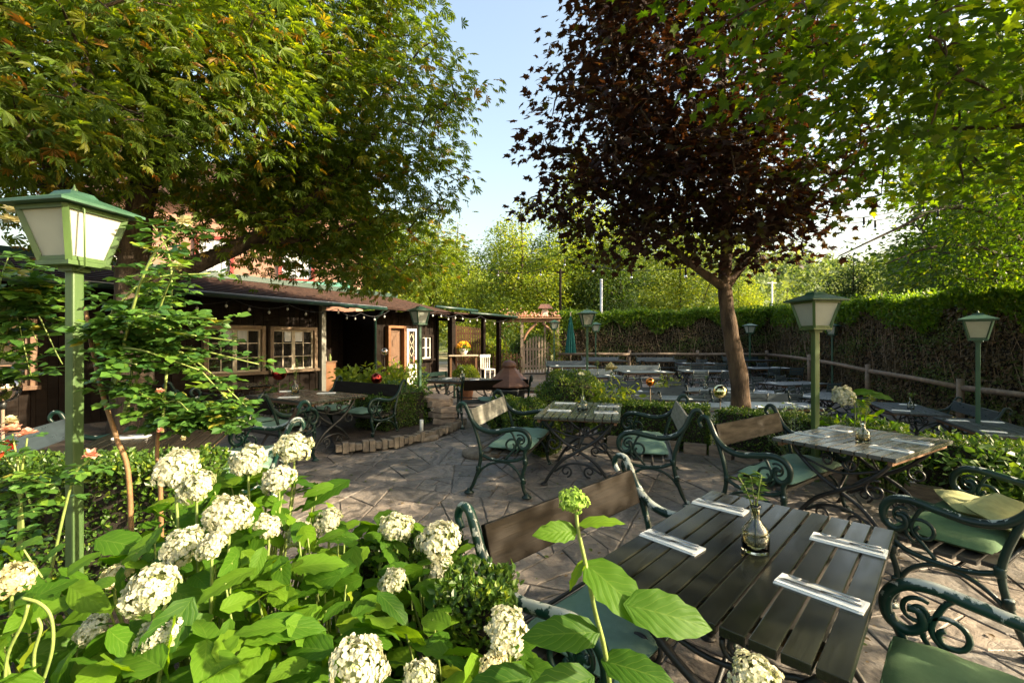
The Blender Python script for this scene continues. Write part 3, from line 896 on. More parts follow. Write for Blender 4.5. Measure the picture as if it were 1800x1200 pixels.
bottle(.995, 1.86, TB['near'][2], 'round bottle with amber water and a leafy sprig on the nearest table', tall=.13, seed=1)
bottle(2.93, 3.80, TB['right'][2], 'brown tinted bottle with a tall yellow sprig on the pale table', h=.17, flower='yellow', tall=.28, seed=2)
bottle(.80, 5.16, TB['mid'][2], 'clear bottle with one nodding white flower on the middle table', h=.17, r=.06, flower='white', amber=False, tall=.30, seed=3)
bottle(-3.24, 6.80, TB['left'][2], 'bottle with tall greenery on the table before the hut windows', h=.2, flower='leafy', tall=.3, seed=4)
bottle(-1.02, 9.35, TB['fire'][2], 'small clear bottle on the table by the fire bowl', h=.18, amber=False, flower='white', tall=.05, seed=5)
bottle(-2.55, 4.40, TB['rose'][2], 'clear bottle on the table behind the rose bush', h=.2, amber=False, flower='cream', tall=.08, seed=6)

# ---------------------------------------------------------------- the lower garden: rows of blue grey tables
def make_chair():
    root = thing('folding_chair', (0, 0, -50), 0, 'chair', 'chair')
    mb = MB()
    for i in range(5): mb.box((0, .02 + i * .085, .45), (.42, .07, .018))
    mb.build('seat', M['slate_wood'], root)
    mb = MB()
    for i in range(3): mb.box((0, -.06 - i * .012, .62 + i * .085), (.42, .016, .065))
    mb.build('backrest', M['slate_wood'], root)
    for sx in (-1, 1):
        mb = MB()
        mb.tube([(sx * .22, -.10, .86), (sx * .22, -.02, .46), (sx * .22, .40, .0)], .012, 6)
        mb.tube([(sx * .19, .40, .45), (sx * .19, .18, .22), (sx * .19, -.06, .0)], .012, 6)
        mb.build('leg', M['iron'], root)
    return root
p_chair = make_chair()
t_low = make_table(1.6, .8, 'slate_wood', 7)
LOW = 'blue grey tables in the lower garden'
low_tables = [  # px, depth, angle, label
    (1065, 18.6, 2, 'long blue grey table against the back hedge, left of centre'),
    (1165, 18.4, 0, 'long blue grey table against the back hedge, beside the first'),
    (1045, 13.6, 4, 'blue grey table below the green parasol'),
    (1240, 14.8, -4, 'blue grey table midway between parasol and maple trunk'),
    (1085, 11.0, -3, 'blue grey table behind the cream rose'),
    (1245, 11.2, 6, 'blue grey table with a bottle just left of the maple trunk'),
    (1350, 15.6, 10, 'blue grey table behind the maple trunk'),
    (1395, 12.2, 16, 'blue grey table between maple trunk and wide lantern'),
    (1125, 8.6, 4, 'blue grey table right behind the low hedge'),
    (1280, 8.8, -4, 'blue grey table under the gilded glass ball'),
    (1355, 8.9, -6, 'blue grey table with white napkins right of the maple trunk'),
    (1590, 8.5, 66, 'dark table with a bottle behind the white hydrangea head'),
    (1745, 6.6, 66, 'dark table at the right edge, a napkin on it'),
    (1325, 19.0, 4, 'blue grey table in the far corner of the hedges'),
    (1135, 14.6, 2, 'blue grey table right under the sunlit back hedge, near its middle'),
    (1165, 9.9, -5, 'blue grey table left of the maple, second row from the low hedge'),
    (1320, 10.6, 8, 'blue grey table just right behind the maple trunk'),
    (1005, 16.2, 3, 'blue grey table next to the closed parasol'),
    (1230, 17.2, 0, 'blue grey table in the row before the back hedge'),
    (1450, 10.2, 40, 'blue grey table behind the moss green lantern post'),
]
SHORT = ['left table by the back hedge', 'right table by the back hedge', 'table below the parasol', 'table midway to the maple', 'table behind the cream rose', 'bottle table left of the maple', 'table far behind the maple', 'table between maple and wide lantern', 'table right behind the low hedge', 'table under the gilded ball', 'table right of the maple', 'dark bottle table', 'dark table at the edge', 'far corner table', 'table at mid back hedge', 'second row table left of the maple', 'table just behind the trunk', 'table next to the parasol', 'row table before the hedge', 'table behind the mossy post']
for i, (px, Y, a, lb) in enumerate(low_tables):
    sh = SHORT[i]
    x = at(px, Y)
    put(t_low, (x, Y, gf(x, Y)), math.radians(a), lb, LOW)
    zt = gf(x, Y) + .745
    ca, sa = math.cos(math.radians(a)), math.sin(math.radians(a))
    for j, (u, v) in enumerate(((-.5, .2), (.5, -.2), (.45, .22))[:2 if i % 2 else 3]):
        if i in (0, 1, 13): continue
        put(p_napkin, (x + ca * u - sa * v, Y + sa * u + ca * v, zt), math.radians(a + 80 + 9 * j), 'white napkin on the %s, %s' % (sh, ('left end', 'right end', 'back right corner')[j]), 'napkins laid on the tables')
    # benches and chairs on both sides
    if i in (0, 1, 2, 4, 8, 10, 11, 12, 13, 14, 15, 17):
        bx, by = x - sa * .86 * (1 if i not in (11, 12) else -1), Y + ca * .86 * (1 if i not in (11, 12) else -1)
        f = (sa, -ca) if i not in (11, 12) else (-sa, ca)
        put(BP['slate'], (bx, by, gf(bx, by)), facing(*f), 'slate blue bench along the %s' % sh, 'slate blue benches in the lower garden')
    if i in (3, 5, 6, 7, 9, 2, 4, 16, 18, 19):
        for s in ((-.42, 1), (.42, 1), (-.42, -1), (.42, -1)) if i not in (2, 4) else ((-.4, -1), (.4, -1)):
            cx, cy = x + ca * s[0] - sa * s[1] * .72, Y + sa * s[0] + ca * s[1] * .72
            put(p_chair, (cx, cy, gf(cx, cy)), facing(sa * s[1], -ca * s[1]) + RND.uniform(-.15, .15),
                'green folding chair, %s %s corner, %s' % ('far' if s[1] > 0 else 'near', 'left' if s[0] < 0 else 'right', sh), 'folding chairs in the lower garden')
BR = []
for i, (px, py_, Y) in enumerate(((1047, 652, 13.6), (1187, 655, 11.4), (1232, 665, 11.2), (1565, 700, 8.6), (1150, 650, 14.5))):
    pass
x = at(1585, 8.9); bottle(x - .35, 8.3, gf(x, 8.5) + .745, 'clear bottle with a green sprig in front of the dark hedge', h=.22, amber=False, tall=.08, seed=8)
x = at(1240, 11.2); bottle(x, 11.2, gf(x, 11.2) + .745, 'clear bottle on the table left of the maple trunk', h=.22, amber=False, tall=.1, seed=9)
x = at(1050, 13.6); bottle(x, 13.6, gf(x, 13.6) + .745, 'clear bottle with a bright green sprig below the parasol', h=.2, amber=False, tall=.34, seed=10)
# ================================================================ lanterns
def make_lamp(hp, w=.34, green='lamp_green', post=.056):
    """square post, tapering four sided lantern with a flat hipped roof"""
    root = thing('garden_lantern', (0, 0, -50), 0, 'lantern', 'lantern')
    mb = MB(); mb.box((0, 0, hp / 2), (post, post, hp)); mb.build('post', M[green], root, bevel=.008)
    lb = w * .56; H = w * .84; z0 = hp; z1 = hp + H
    mb = MB()
    mb.box((0, 0, z0 - .012), (lb + .03, lb + .03, .024)); mb.box((0, 0, z0 - .035), (lb * .5, lb * .5, .03))
    a, b = lb / 2, w / 2 * .93
    cs = [(-1, -1), (1, -1), (1, 1), (-1, 1)]
    for i, (sx, sy) in enumerate(cs):
        mb.beam((sx * a, sy * a, z0), (sx * b, sy * b, z1), .026, .026)
        tx, ty = cs[(i + 1) % 4]
        mb.beam((sx * b, sy * b, z1 - .012), (tx * b, ty * b, z1 - .012), .022, .022)
        mb.beam((sx * a, sy * a, z0 + .012), (tx * a, ty * a, z0 + .012), .020, .020)
    mb.build('lantern_frame', M[green], root)
    for i, (sx, sy) in enumerate(cs):
        tx, ty = cs[(i + 1) % 4]
        ai, bi = a - .004, b - .004
        mb = MB()
        th = .004
        q = [Vector((sx * ai, sy * ai, z0 + .015)), Vector((tx * ai, ty * ai, z0 + .015)), Vector((tx * bi, ty * bi, z1 - .018)), Vector((sx * bi, sy * bi, z1 - .018))]
        nrm = (q[1] - q[0]).cross(q[3] - q[0]).normalized()
        q2 = [v - nrm * th for v in q]
        mb._add(q + q2, [(0, 1, 2, 3), (7, 6, 5, 4), (0, 4, 5, 1), (1, 5, 6, 2), (2, 6, 7, 3), (3, 7, 4, 0)])
        mb.build('pane', M['pane'], root)
    e = w / 2 * 1.30
    mb = MB()
    vs = [(sx * e, sy * e, z1 + .002) for sx, sy in cs] + [(sx * e, sy * e, z1 + .016) for sx, sy in cs] + [(sx * e * .33, sy * e * .33, z1 + .016 + w * .19) for sx, sy in cs] + [(sx * e * .26, sy * e * .26, z1 + .02 + w * .25) for sx, sy in cs]
    fs = [(3, 2, 1, 0), (12, 13, 14, 15)]
    for k in range(3):
        for i in range(4):
            j = (i + 1) % 4
            fs.append((k * 4 + i, k * 4 + j, k * 4 + 4 + j, k * 4 + 4 + i))
    mb._add(vs, fs); mb.build('roof', M[green + '_dark' if green == 'lamp_green' else green], root)
    mb = MB(); mb.lathe([(.012, 0), (.016, .015), (.006, .03), (1e-5, .05)], (0, 0, z1 + .02 + w * .25), 8); mb.build('finial', M[green], root)
    mb = MB(); mb.lathe([(.02, 0), (.02, .07)], (0, 0, z0 + .01), 8); mb.ball((0, 0, z0 + .13), .045, 8); mb.build('bulb', M['white_paint'], root)
    mb = MB(); mb.tube([(b + .02, -b * .6, z1 - .01), (b + .035, -b * .6, z1 - .02), (a + .05, -a * .6, z0 - .03), (a + .01, -a * .6, z0 - .045)], .0045, 5)
    mb.build('catch_wire', M[green], root)
    return root
GL = 'green garden lanterns on square posts'
pA = make_lamp(2.0, .325); pB = make_lamp(1.97, .34, 'lamp_green_dark'); pC = make_lamp(1.93, .34, 'lamp_green', .060)
def lamp(p, px, Y, bottom_py, label, rot, hp, sc_=1.0):
    x = at(px, Y); top = zz(bottom_py, Y)
    o = put(p, (x, Y, top - hp), rot, label, GL)
    return o
lamp(pA, 131, 2.45, 462, 'nearest lantern, standing large among the rose leaves at left', math.radians(-10), 2.0)
lamp(pB, 738, 10.2, 569, 'lantern before the hut door, its post lit on one side', math.radians(42), 1.97)
lamp(pC, 1433, 5.0, 576, 'lantern with the broad pale pane and thick moss green post', math.radians(8), 1.93)
lamp(pB, 1032, 11.2, 572, 'lantern on a thin dark post between parasol and maple', math.radians(3), 1.97)
lamp(pB, 1719, 6.9, 596, 'lantern standing alone against the hedge at the right', math.radians(45), 1.97)
lamp(pB, 1463, 15.4, 588, 'small far lantern just right of the broad paned one', math.radians(35), 1.97)
lamp(pB, 1318, 18.8, 585, 'small far lantern right beside the maple trunk', math.radians(2), 1.97)
lamp(pB, 974, 20.0, 578, 'far lantern in front of the gate post', math.radians(5), 1.97)
lamp(pB, 1047, 19.8, 582, 'small far lantern peeping out behind the thin dark post one', math.radians(0), 1.97)

# ================================================================ hut
HD = Vector((.511, .859, 0)); HN = Vector((.859, -.511, 0)); HO = Vector((-6.5, 9.8, 0))
HROT = math.atan2(HD.y, HD.x)
def hp(s, off, z):
    v = HO + HD * s + HN * off
    return Vector((v.x, v.y, z))
HM = Matrix((HD, -HN, Vector((0, 0, 1)))).transposed()      # local: x along the wall, y into the hut
hut = thing('garden_hut', hp(0, 0, 0), HROT, 'long dark timber hut with brown tiled roof and cottage windows', 'hut')
def HB(name, mt, fn, parent=hut, bevel=0):
    mb = MB(); fn(mb); return mb.build(name, M[mt], parent, bevel=bevel)
# local coords: x = s, y = depth behind the eave (positive is into the hut)
WY = .45
def wall_boards(mb):
    def strip(x0, x1, z0, z1, y=WY):
        x = x0
        i = 0
        while x < x1 - .01:
            w = min(.145, x1 - x)
            mb.box((x + w / 2, y + .06 + (.012 if i % 2 else 0), (z0 + z1) / 2), (w - .006, .05, z1 - z0))
            x += w; i += 1
    strip(-7, -4.35, 0, 2.62); strip(-4.35, -2.55, 0, .78); strip(-4.35, -2.55, 1.98, 2.62); strip(-2.55, .06, 0, 2.62)
    strip(.06, 1.46, 0, .80); strip(.06, 1.46, 1.98, 2.62); strip(1.46, 1.58, 0, 2.62); strip(1.58, 2.92, 0, .80); strip(1.58, 2.92, 1.98, 2.62)
    strip(2.92, 3.05, 0, 2.62)
    strip(3.05, 5.3, 0, 2.62, 2.2)                          # back of the porch
    mb.box((-2, 4.6, 1.3), (10, .1, 2.6)); mb.box((-7, 2.5, 1.3), (.1, 4, 2.6))
    mb.box((3.06, 1.35, 1.3), (.08, 1.6, 2.6))
    mb.box((-2, 2.5, .04), (10, 4, .08))
    strip(5.3, 5.75, 0, 2.62, .7); strip(5.75, 6.45, 2.05, 2.62, .7); strip(6.45, 6.65, 0, 2.62, .7); strip(6.65, 7.2, 2.05, 2.62, .7); strip(7.2, 7.35, 0, 2.62, .7)
    strip(7.35, 8.05, 0, .9, .7); strip(7.35, 8.05, 1.85, 2.62, .7); strip(8.05, 8.35, 0, 2.62, .7)
    mb.box((8.35, 2.4, 1.3), (.08, 3.4, 2.6)); mb.box((5.3, 1.5, 1.3), (.08, 1.6, 2.6)); mb.box((6.9, 4.1, 1.3), (3, .08, 2.6))
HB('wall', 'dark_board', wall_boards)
def roof(mb):
    th = math.atan2(.75, 3.2)
    for x0, x1 in ((-7.2, 8.6),):
        for k in range(11):
            t0 = k / 11; y = -.05 + 3.2 * t0; z = 2.63 + .75 * t0
            mb.box(((x0 + x1) / 2, y + .16, z + .045), (x1 - x0, .345, .03), rot=Matrix.Rotation(th - .07, 3, 'X'))
    mb.box((.7, 1.5, 2.62 + .36), (15.7, 3.35, .02), rot=Matrix.Rotation(th, 3, 'X'))
HB('roof', 'roof_tile', roof)
HB('ridge_beam', 'gutter_green', lambda mb: (mb.box((.7, 3.2, 3.47), (16, .14, .13)), mb.box((.7, 3.45, 3.56), (16, .5, .03))))
HB('rafters', 'dark_board', lambda mb: [mb.beam((-7 + i * .62, -.10, 2.565), (-7 + i * .62, .7, 2.72), .07, .09) for i in range(26)])
def gutter(mb):
    pts = [(-7.2, -.13, 2.60), (4.95, -.13, 2.60)]
    mb.tube(pts, .055, 8)
    mb.tube([(4.85, -.10, 2.58), (4.85, .05, 2.42), (4.85, .25, 2.30), (4.85, .25, .1)], .04, 8)
HB('gutter', 'gutter_green', gutter)
HB('gutter_edge', 'zinc', lambda mb: mb.tube([(-4.6, -.185, 2.652), (4.9, -.185, 2.652)], .010, 5))
HB('corner_post', 'grey_wood', lambda mb: mb.box((3.10, WY - .02, 1.31), (.14, .14, 2.6)), bevel=.006)
def window(x0, x1, z0, z1, cols, rows, y=WY, fr='frame_wood', sash='cream_wood', curtain=True):
    w = HB('window', fr, lambda mb: [mb.box(c, d) for c, d in (
        ((x0 + .045, y - .005, (z0 + z1) / 2), (.09, .12, z1 - z0)), ((x1 - .045, y - .005, (z0 + z1) / 2), (.09, .12, z1 - z0)),
        (((x0 + x1) / 2, y - .005, z1 - .04), (x1 - x0 - .182, .12, .08)), (((x0 + x1) / 2, y - .03, z0 + .035), (x1 - x0 + .06, .2, .07)))], bevel=.005)
    a0, a1, b0, b1 = x0 + .09, x1 - .09, z0 + .07, z1 - .08
    def sashes(mb):
        n = 2; ww = (a1 - a0) / n
        for k in range(n):
            l, r = a0 + k * ww + .002, a0 + (k + 1) * ww - .002
            for c, d in (((l + .022, y + .03, (b0 + b1) / 2), (.044, .04, b1 - b0)), ((r - .022, y + .03, (b0 + b1) / 2), (.044, .04, b1 - b0)),
                         (((l + r) / 2, y + .03, b1 - .022), (r - l - .09, .04, .044)), (((l + r) / 2, y + .03, b0 + .022), (r - l - .09, .04, .044))):
                mb.box(c, d)
            for i in range(1, cols):
                xx = l + (r - l) * i / cols; mb.box((xx, y + .032, (b0 + b1) / 2), (.018, .03, b1 - b0 - .09))
            for j in range(1, rows):
                zz_ = b0 + (b1 - b0) * j / rows; mb.box(((l + r) / 2, y + .030, zz_), (r - l - .09, .026, .018))
    HB('sash', sash, sashes, w)
    HB('pane', 'win_glass', lambda mb: mb.box(((a0 + a1) / 2, y + .052, (b0 + b1) / 2), (a1 - a0 - .01, .006, b1 - b0 - .01)), w)
    if curtain:
        HB('curtain', 'curtain', lambda mb: [mb.box((a0 + (a1 - a0) * t, y + .044, b1 - .17), ((a1 - a0) * .20, .006, .26)) for t in (.40, .66)], w)
window(.06, 1.46, .80, 1.98, 2, 3)
window(1.58, 2.92, .80, 1.98, 2, 3)
window(-4.35, -2.55, .78, 1.98, 2, 3, fr='brown_wood', sash='brown_wood', curtain=False)
window(7.35, 8.05, .9, 1.85, 1, 2, y=.7, fr='dark_board', sash='white_paint', curtain=False)
d = HB('door', 'brown_wood', lambda mb: mb.box((6.1, .74, 1.03), (.66, .05, 2.04)), bevel=.01)
HB('door_frame', 'orange_wood', lambda mb: [mb.box(c, s) for c, s in (((5.74, .62, 1.06), (.10, .16, 2.12)), ((6.46, .62, 1.06), (.09, .16, 2.12)), ((6.1, .62, 2.09), (.62, .15, .08)))], d)
def stained(mb):
    mb.box((6.72, .70, 1.03), (.07, .05, 2.04)); mb.box((7.13, .70, 1.03), (.07, .05, 2.04)); mb.box((6.925, .70, 2.0), (.34, .05, .08)); mb.box((6.925, .70, .4), (.34, .045, .78))
g_ = HB('stained_glass_door', 'white_paint', stained)
HB('pane', 'win_glass', lambda mb: mb.box((6.925, .715, 1.38), (.34, .008, 1.18)), g_)
def lattice(mb):
    for k in range(2):
        zc = 1.68 - k * .42
        for a, b in (((-.0, .19), (.12, 0)), ((.12, 0), (0, -.19)), ((0, -.19), (-.12, 0)), ((-.12, 0), (0, .19))):
            mb.beam((6.925 + a[0], .70, zc + a[1]), (6.925 + b[0], .70, zc + b[1]), .02, .02, up=(0, 1, 0))
    mb.box((6.83, .704, 1.38), (.014, .02, 1.18)); mb.box((7.02, .704, 1.38), (.014, .02, 1.18))
HB('lead_lattice', 'cream_wood', lattice, g_)
HB('glass_panel', 'red_paint', lambda mb: [mb.box((6.80, .706, .95), (.09, .012, .22)), mb.box((7.05, .706, .95), (.09, .012, .22))], g_)
HB('picture', 'frame_wood', lambda mb: mb.box((4.05, 2.18, 1.62), (.34, .05, .30)))
# porch furniture
cab = thing('wooden_cabinet', hp(3.50, -1.05, .09), HROT, 'reddish brown cupboard with bottles on it in the hut porch', 'cupboard')
MB().box((0, 0, .45), (.75, .42, .9)).box((0, -.215, .47), (.66, .012, .74)).build('body', M['orange_wood'], cab, bevel=.01)
MB().box((0, 0, .915), (.80, .46, .03)).build('top', M['brown_wood'], cab, bevel=.006)
for i in range(7):
    v = hp(3.22 + i * .095, -1.0 - (i % 2) * .1, 1.02)
    o = MB().lathe([(.035, 0), (.037, .01), (.037, .12), (.014, .17), (.014, .21)], (0, 0, 0), 10).build('bottle', M['white_paint' if i % 3 else 'stem_green'])
    o.location = v; tag(o, 'small pale bottle in the row on top of the porch cupboard', 'bottle', 'bottles on the porch cupboard')

# pergola beyond the hut
pg = thing('pergola', hp(8.4, 0, 0), HROT, 'low dark pergola with green edged roof between hut and gate', 'pergola')
for s, w in ((.05, .22), (2.15, .15), (3.35, .17)):
    MB().box((s, .1, 1.3), (w, w, 2.6)).build('post', M['dark_board'], pg, bevel=.012)
for s in (.05, 2.15, 3.35):
    MB().box((s, 2.6, 1.3), (.15, .15, 2.6)).build('post', M['dark_board'], pg, bevel=.012)
MB().box((1.95, 1.35, 2.70), (4.5, 3.3, .05), rot=Matrix.Rotation(.03, 3, 'X')).build('roof', M['roof_tile'], pg)
MB().box((1.95, .1, 2.60), (4.4, .10, .14)).box((1.95, 2.6, 2.60), (4.4, .1, .14)).build('beam', M['dark_board'], pg)
MB().tube([(-1.4, -.34, 2.80), (1.1, -.34, 2.80)], .05, 8).tube([(.6, -.36, 2.69), (4.2, -.36, 2.69)], .05, 8).build('gutter', M['gutter_green'], pg)

# string of bulbs under the eave
def festoon(name, pts, label, bulbs, sag=.12, r=.007, group=None, bulb_r=.028, hang=.06, sock=.016):
    root = thing(name, pts[0], 0, label, 'string lights', group)
    o0 = Vector(pts[0]); path = []
    for a, b in zip(pts[:-1], pts[1:]):
        a, b = Vector(a) - o0, Vector(b) - o0
        for k in range(10):
            t = k / 10
            path.append(a.lerp(b, t) - Vector((0, 0, sag * 4 * t * (1 - t))))
    path.append(Vector(pts[-1]) - o0)
    MB().tube(path, r, 5).build('cable', M['cable'], root)
    n = len(path)
    for i in range(bulbs):
        t = (i + .5) / bulbs * (n - 1); k = int(t); f = t - k
        p = path[k].lerp(path[min(k + 1, n - 1)], f)
        mb = MB(); mb.tube([(p.x, p.y, p.z + .005), (p.x, p.y, p.z - hang)], sock, 7)
        s = mb.build('socket', M['cable'], root)
        mb = MB(); mb.lathe([(.012, 0), (bulb_r, -.025), (bulb_r, -.05), (1e-5, -.075)], (p.x, p.y, p.z - hang + .003), 8)
        mb.build('bulb', M['bulb_glass' if hang > .08 else 'white_paint'], s)
    return root
festoon('string_lights', [hp(s, .2, z) for s, z in ((-1.2, 2.50), (.4, 2.52), (1.7, 2.50), (3.1, 2.50), (3.9, 2.42), (5.0, 2.55))], 'string of small white bulbs under the hut eave', 14, .14)
festoon('string_lights', [hp(s, .42, z) for s, z in ((5.6, 2.62), (7.0, 2.66), (8.2, 2.62), (9.6, 2.60), (11.6, 2.55))], 'string of small bulbs along the pergola gutter', 12, .16)

# pink house behind the hut
ho = thing('pink_house', (-11.2, 18.2, 0), math.radians(14), 'pink rendered house with red framed white windows behind the hut roof', 'house')
MB().box((0, 2, 3.6), (9.4, 4, 7.2)).build('wall', M['pink_wall'], ho)
mb = MB(); mb._add([(-5, -.5, 7.1), (5, -.5, 7.1), (5, 4.5, 7.1), (-5, 4.5, 7.1), (-5, 2, 9.4), (5, 2, 9.4)], [(0, 1, 5, 4), (2, 3, 4, 5), (0, 4, 3), (1, 2, 5), (0, 3, 2, 1)]); mb.build('roof', M['roof_tile'], ho)
for xx in (-3.6, -.6, 2.4):
    for zc in (4.9,):
        w = MB(); w.box((xx - .62, -.03, zc), (.12, .12, 1.7)); w.box((xx + .62, -.03, zc), (.12, .12, 1.7)); w.box((xx, -.03, zc + .79), (1.12, .12, .12)); w.box((xx, -.05, zc - .79), (1.12, .14, .12))
        wo = w.build('window', M['red_paint'], ho)
        MB().box((xx, .0, zc), (1.12, .04, 1.46)).build('curtain', M['curtain'], wo)
        s = MB()
        for k in (-.28, 0, .28): s.box((xx + k, -.03, zc), (.035 if k else .07, .03, 1.45))
        s.box((xx, -.032, zc + .25), (1.1, .025, .04)); s.build('sash', M['white_paint'], wo)
MB().box((0, -.55, 3.62), (9.4, .9, .10)).box((0, -.98, 3.80), (9.4, .05, .34)).build('balcony', M['copper_green'], ho)

# ================================================================ hedges
def hedge_leaves(name, box, n, size, mt, parent=None, jit=.05, top_bias=.35, updir=.35, sides='xXyYT', T=T_OVAL, hfun=None):
    (x0, x1), (y0, y1), (z0, z1) = box
    ar = {'x': (y1 - y0) * (z1 - z0), 'X': (y1 - y0) * (z1 - z0), 'y': (x1 - x0) * (z1 - z0), 'Y': (x1 - x0) * (z1 - z0), 'T': (x1 - x0) * (y1 - y0) * (1 + top_bias)}
    tot = sum(ar[s] for s in sides)
    Ps = []; Ns = []
    for s in sides:
        k = max(1, int(n * ar[s] / tot))
        u, v = NP.random(k), NP.random(k)
        xs = x0 + (x1 - x0) * u; ys = y0 + (y1 - y0) * u; zs = z0 + (z1 - z0) * v
        if s == 'T':
            p = np.stack([xs, y0 + (y1 - y0) * v, np.full(k, z1)], 1); nn = (0, 0, 1)
        elif s in 'xX':
            p = np.stack([np.full(k, x0 if s == 'x' else x1), ys, zs], 1); nn = ((-1, 0, 0) if s == 'x' else (1, 0, 0))
        else:
            p = np.stack([xs, np.full(k, y0 if s == 'y' else y1), zs], 1); nn = ((0, -1, 0) if s == 'y' else (0, 1, 0))
        Ps.append(p); Ns.append(np.tile(A(nn), (k, 1)))
    P = np.concatenate(Ps); Nn = np.concatenate(Ns)
    # soft lumps in the clipped surface
    lump = .5 * np.sin(P[:, 0] * 4.1 + P[:, 2] * 5) + .5 * np.sin(P[:, 1] * 3.7 - P[:, 2] * 4 + 1)
    P = P + Nn * (lump * jit)[:, None] - Nn * (abs(NP.normal(size=len(P))) * jit * 1.3)[:, None] + NP.normal(size=P.shape) * jit * .4
    fw = Nn * .55 + NP.normal(size=P.shape) * .6 + A(0, 0, updir)
    up = Nn + NP.normal(size=P.shape) * .5
    tint = np.clip(NP.normal(.45, .22, len(P)) + .25 * (lump > .3), 0, 1)
    return leaf_cloud(name, P, fw, up, size * NP.uniform(.7, 1.3, len(P)), T, mt, tint, parent)

def box_hedge(L, W, H, loc, rz, label, cat='hedge', group='clipped box hedges', n=9000, size=.030, name='box_hedge', mt='leaf_box'):
    root = thing(name, loc, rz, label, cat, group)
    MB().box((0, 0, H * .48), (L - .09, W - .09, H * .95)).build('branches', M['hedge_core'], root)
    hedge_leaves('foliage', ((-L / 2, L / 2), (-W / 2, W / 2), (.02, H)), n, size, M[mt], root, .022)
    return root
def hedge_line(x0, y0, x1, y1, W, H, label, n=9000, size=.03, zoff=0.0, mt='leaf_box', group='clipped box hedges'):
    cx, cy = (x0 + x1) / 2, (y0 + y1) / 2
    return box_hedge(math.hypot(x1 - x0, y1 - y0), W, H, (cx, cy, min(gf(x0, y0), gf(x1, y1)) + zoff), math.atan2(y1 - y0, x1 - x0), label, n=n, size=size, mt=mt, group=group)
hedge_line(1.35, 6.95, 2.75, 6.35, .50, .68, 'low box hedge with sunlit top behind the middle table', 13000, .028)
hedge_line(2.85, 6.20, 4.15, 4.80, .50, .66, 'low box hedge at the foot of the broad paned lantern', 12000, .028)
hedge_line(4.25, 4.75, 5.7, 3.3, .55, .62, 'low box hedge behind the pale table at right', 9000, .030)
hedge_line(-2.2, 7.1, -1.66, 8.05, .70, .52, 'low box hedge filling the stone edged bed left of the path', 12000, .026, .12)
hedge_line(-2.6, 8.7, -1.75, 7.35, .8, .60, 'box hedge at the back of the stone edged bed', 6000, .028, .10)
hedge_line(-3.7, 2.75, -1.95, 2.95, .5, .86, 'clipped hedge below the big lantern at left', 18000, .03)
hedge_line(-.66, 2.02, -.24, 1.92, .30, .74, 'small box hedge hidden behind the hydrangea leaves', 8000, .024)
hedge_line(-.22, 1.50, .00, 1.46, .20, .84, 'small sunlit box shrub beside the nearest bench arm', 7000, .024)

def ball_bush(c, r, label, n=6000, size=.03, mt='leaf_box', sz=1.0, name='box_ball', group=None, cat='shrub'):
    root = thing(name, c, 0, label, cat, group)
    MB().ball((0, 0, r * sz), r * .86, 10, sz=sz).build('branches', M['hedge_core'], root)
    d = rand_unit(n)
    lump = 1 + .06 * np.sin(d[:, 0] * 7 + d[:, 2] * 5) + .05 * np.sin(d[:, 1] * 8 + 1)
    P = d * (r * lump * (1 - abs(NP.normal(size=n)) * .06))[:, None]; P[:, 2] = P[:, 2] * sz + r * sz
    leaf_cloud('foliage', P, d * .6 + NP.normal(size=P.shape) * .6 + A(0, 0, .3), d + NP.normal(size=P.shape) * .5, size * NP.uniform(.7, 1.3, n), T_OVAL, M[mt], np.clip(NP.normal(.5, .25, n) + (lump - 1) * 3, 0, 1), root)
    return root
x = at(1002, 7.6); ball_bush((x, 7.6, gf(x, 7.6)), .56, 'rounded box shrub in the middle behind the table', 11000, .032, sz=.92)
x = at(925, 6.9); ball_bush((x, 6.9, gf(x, 6.9)), .36, 'yellow green box shrub left of the middle table', 7000, .03, sz=.9)
x = at(885, 7.4); ball_bush((x, 7.4, gf(x, 7.4)), .30, 'box shrub behind the bleached grey bench', 5000, .03, sz=1.05)
x = at(955, 5.95); ball_bush((.42, 6.05, gf(.4, 6)), .26, 'low golden box shrub at the end of the bleached grey bench', 4000, .028, sz=.9)

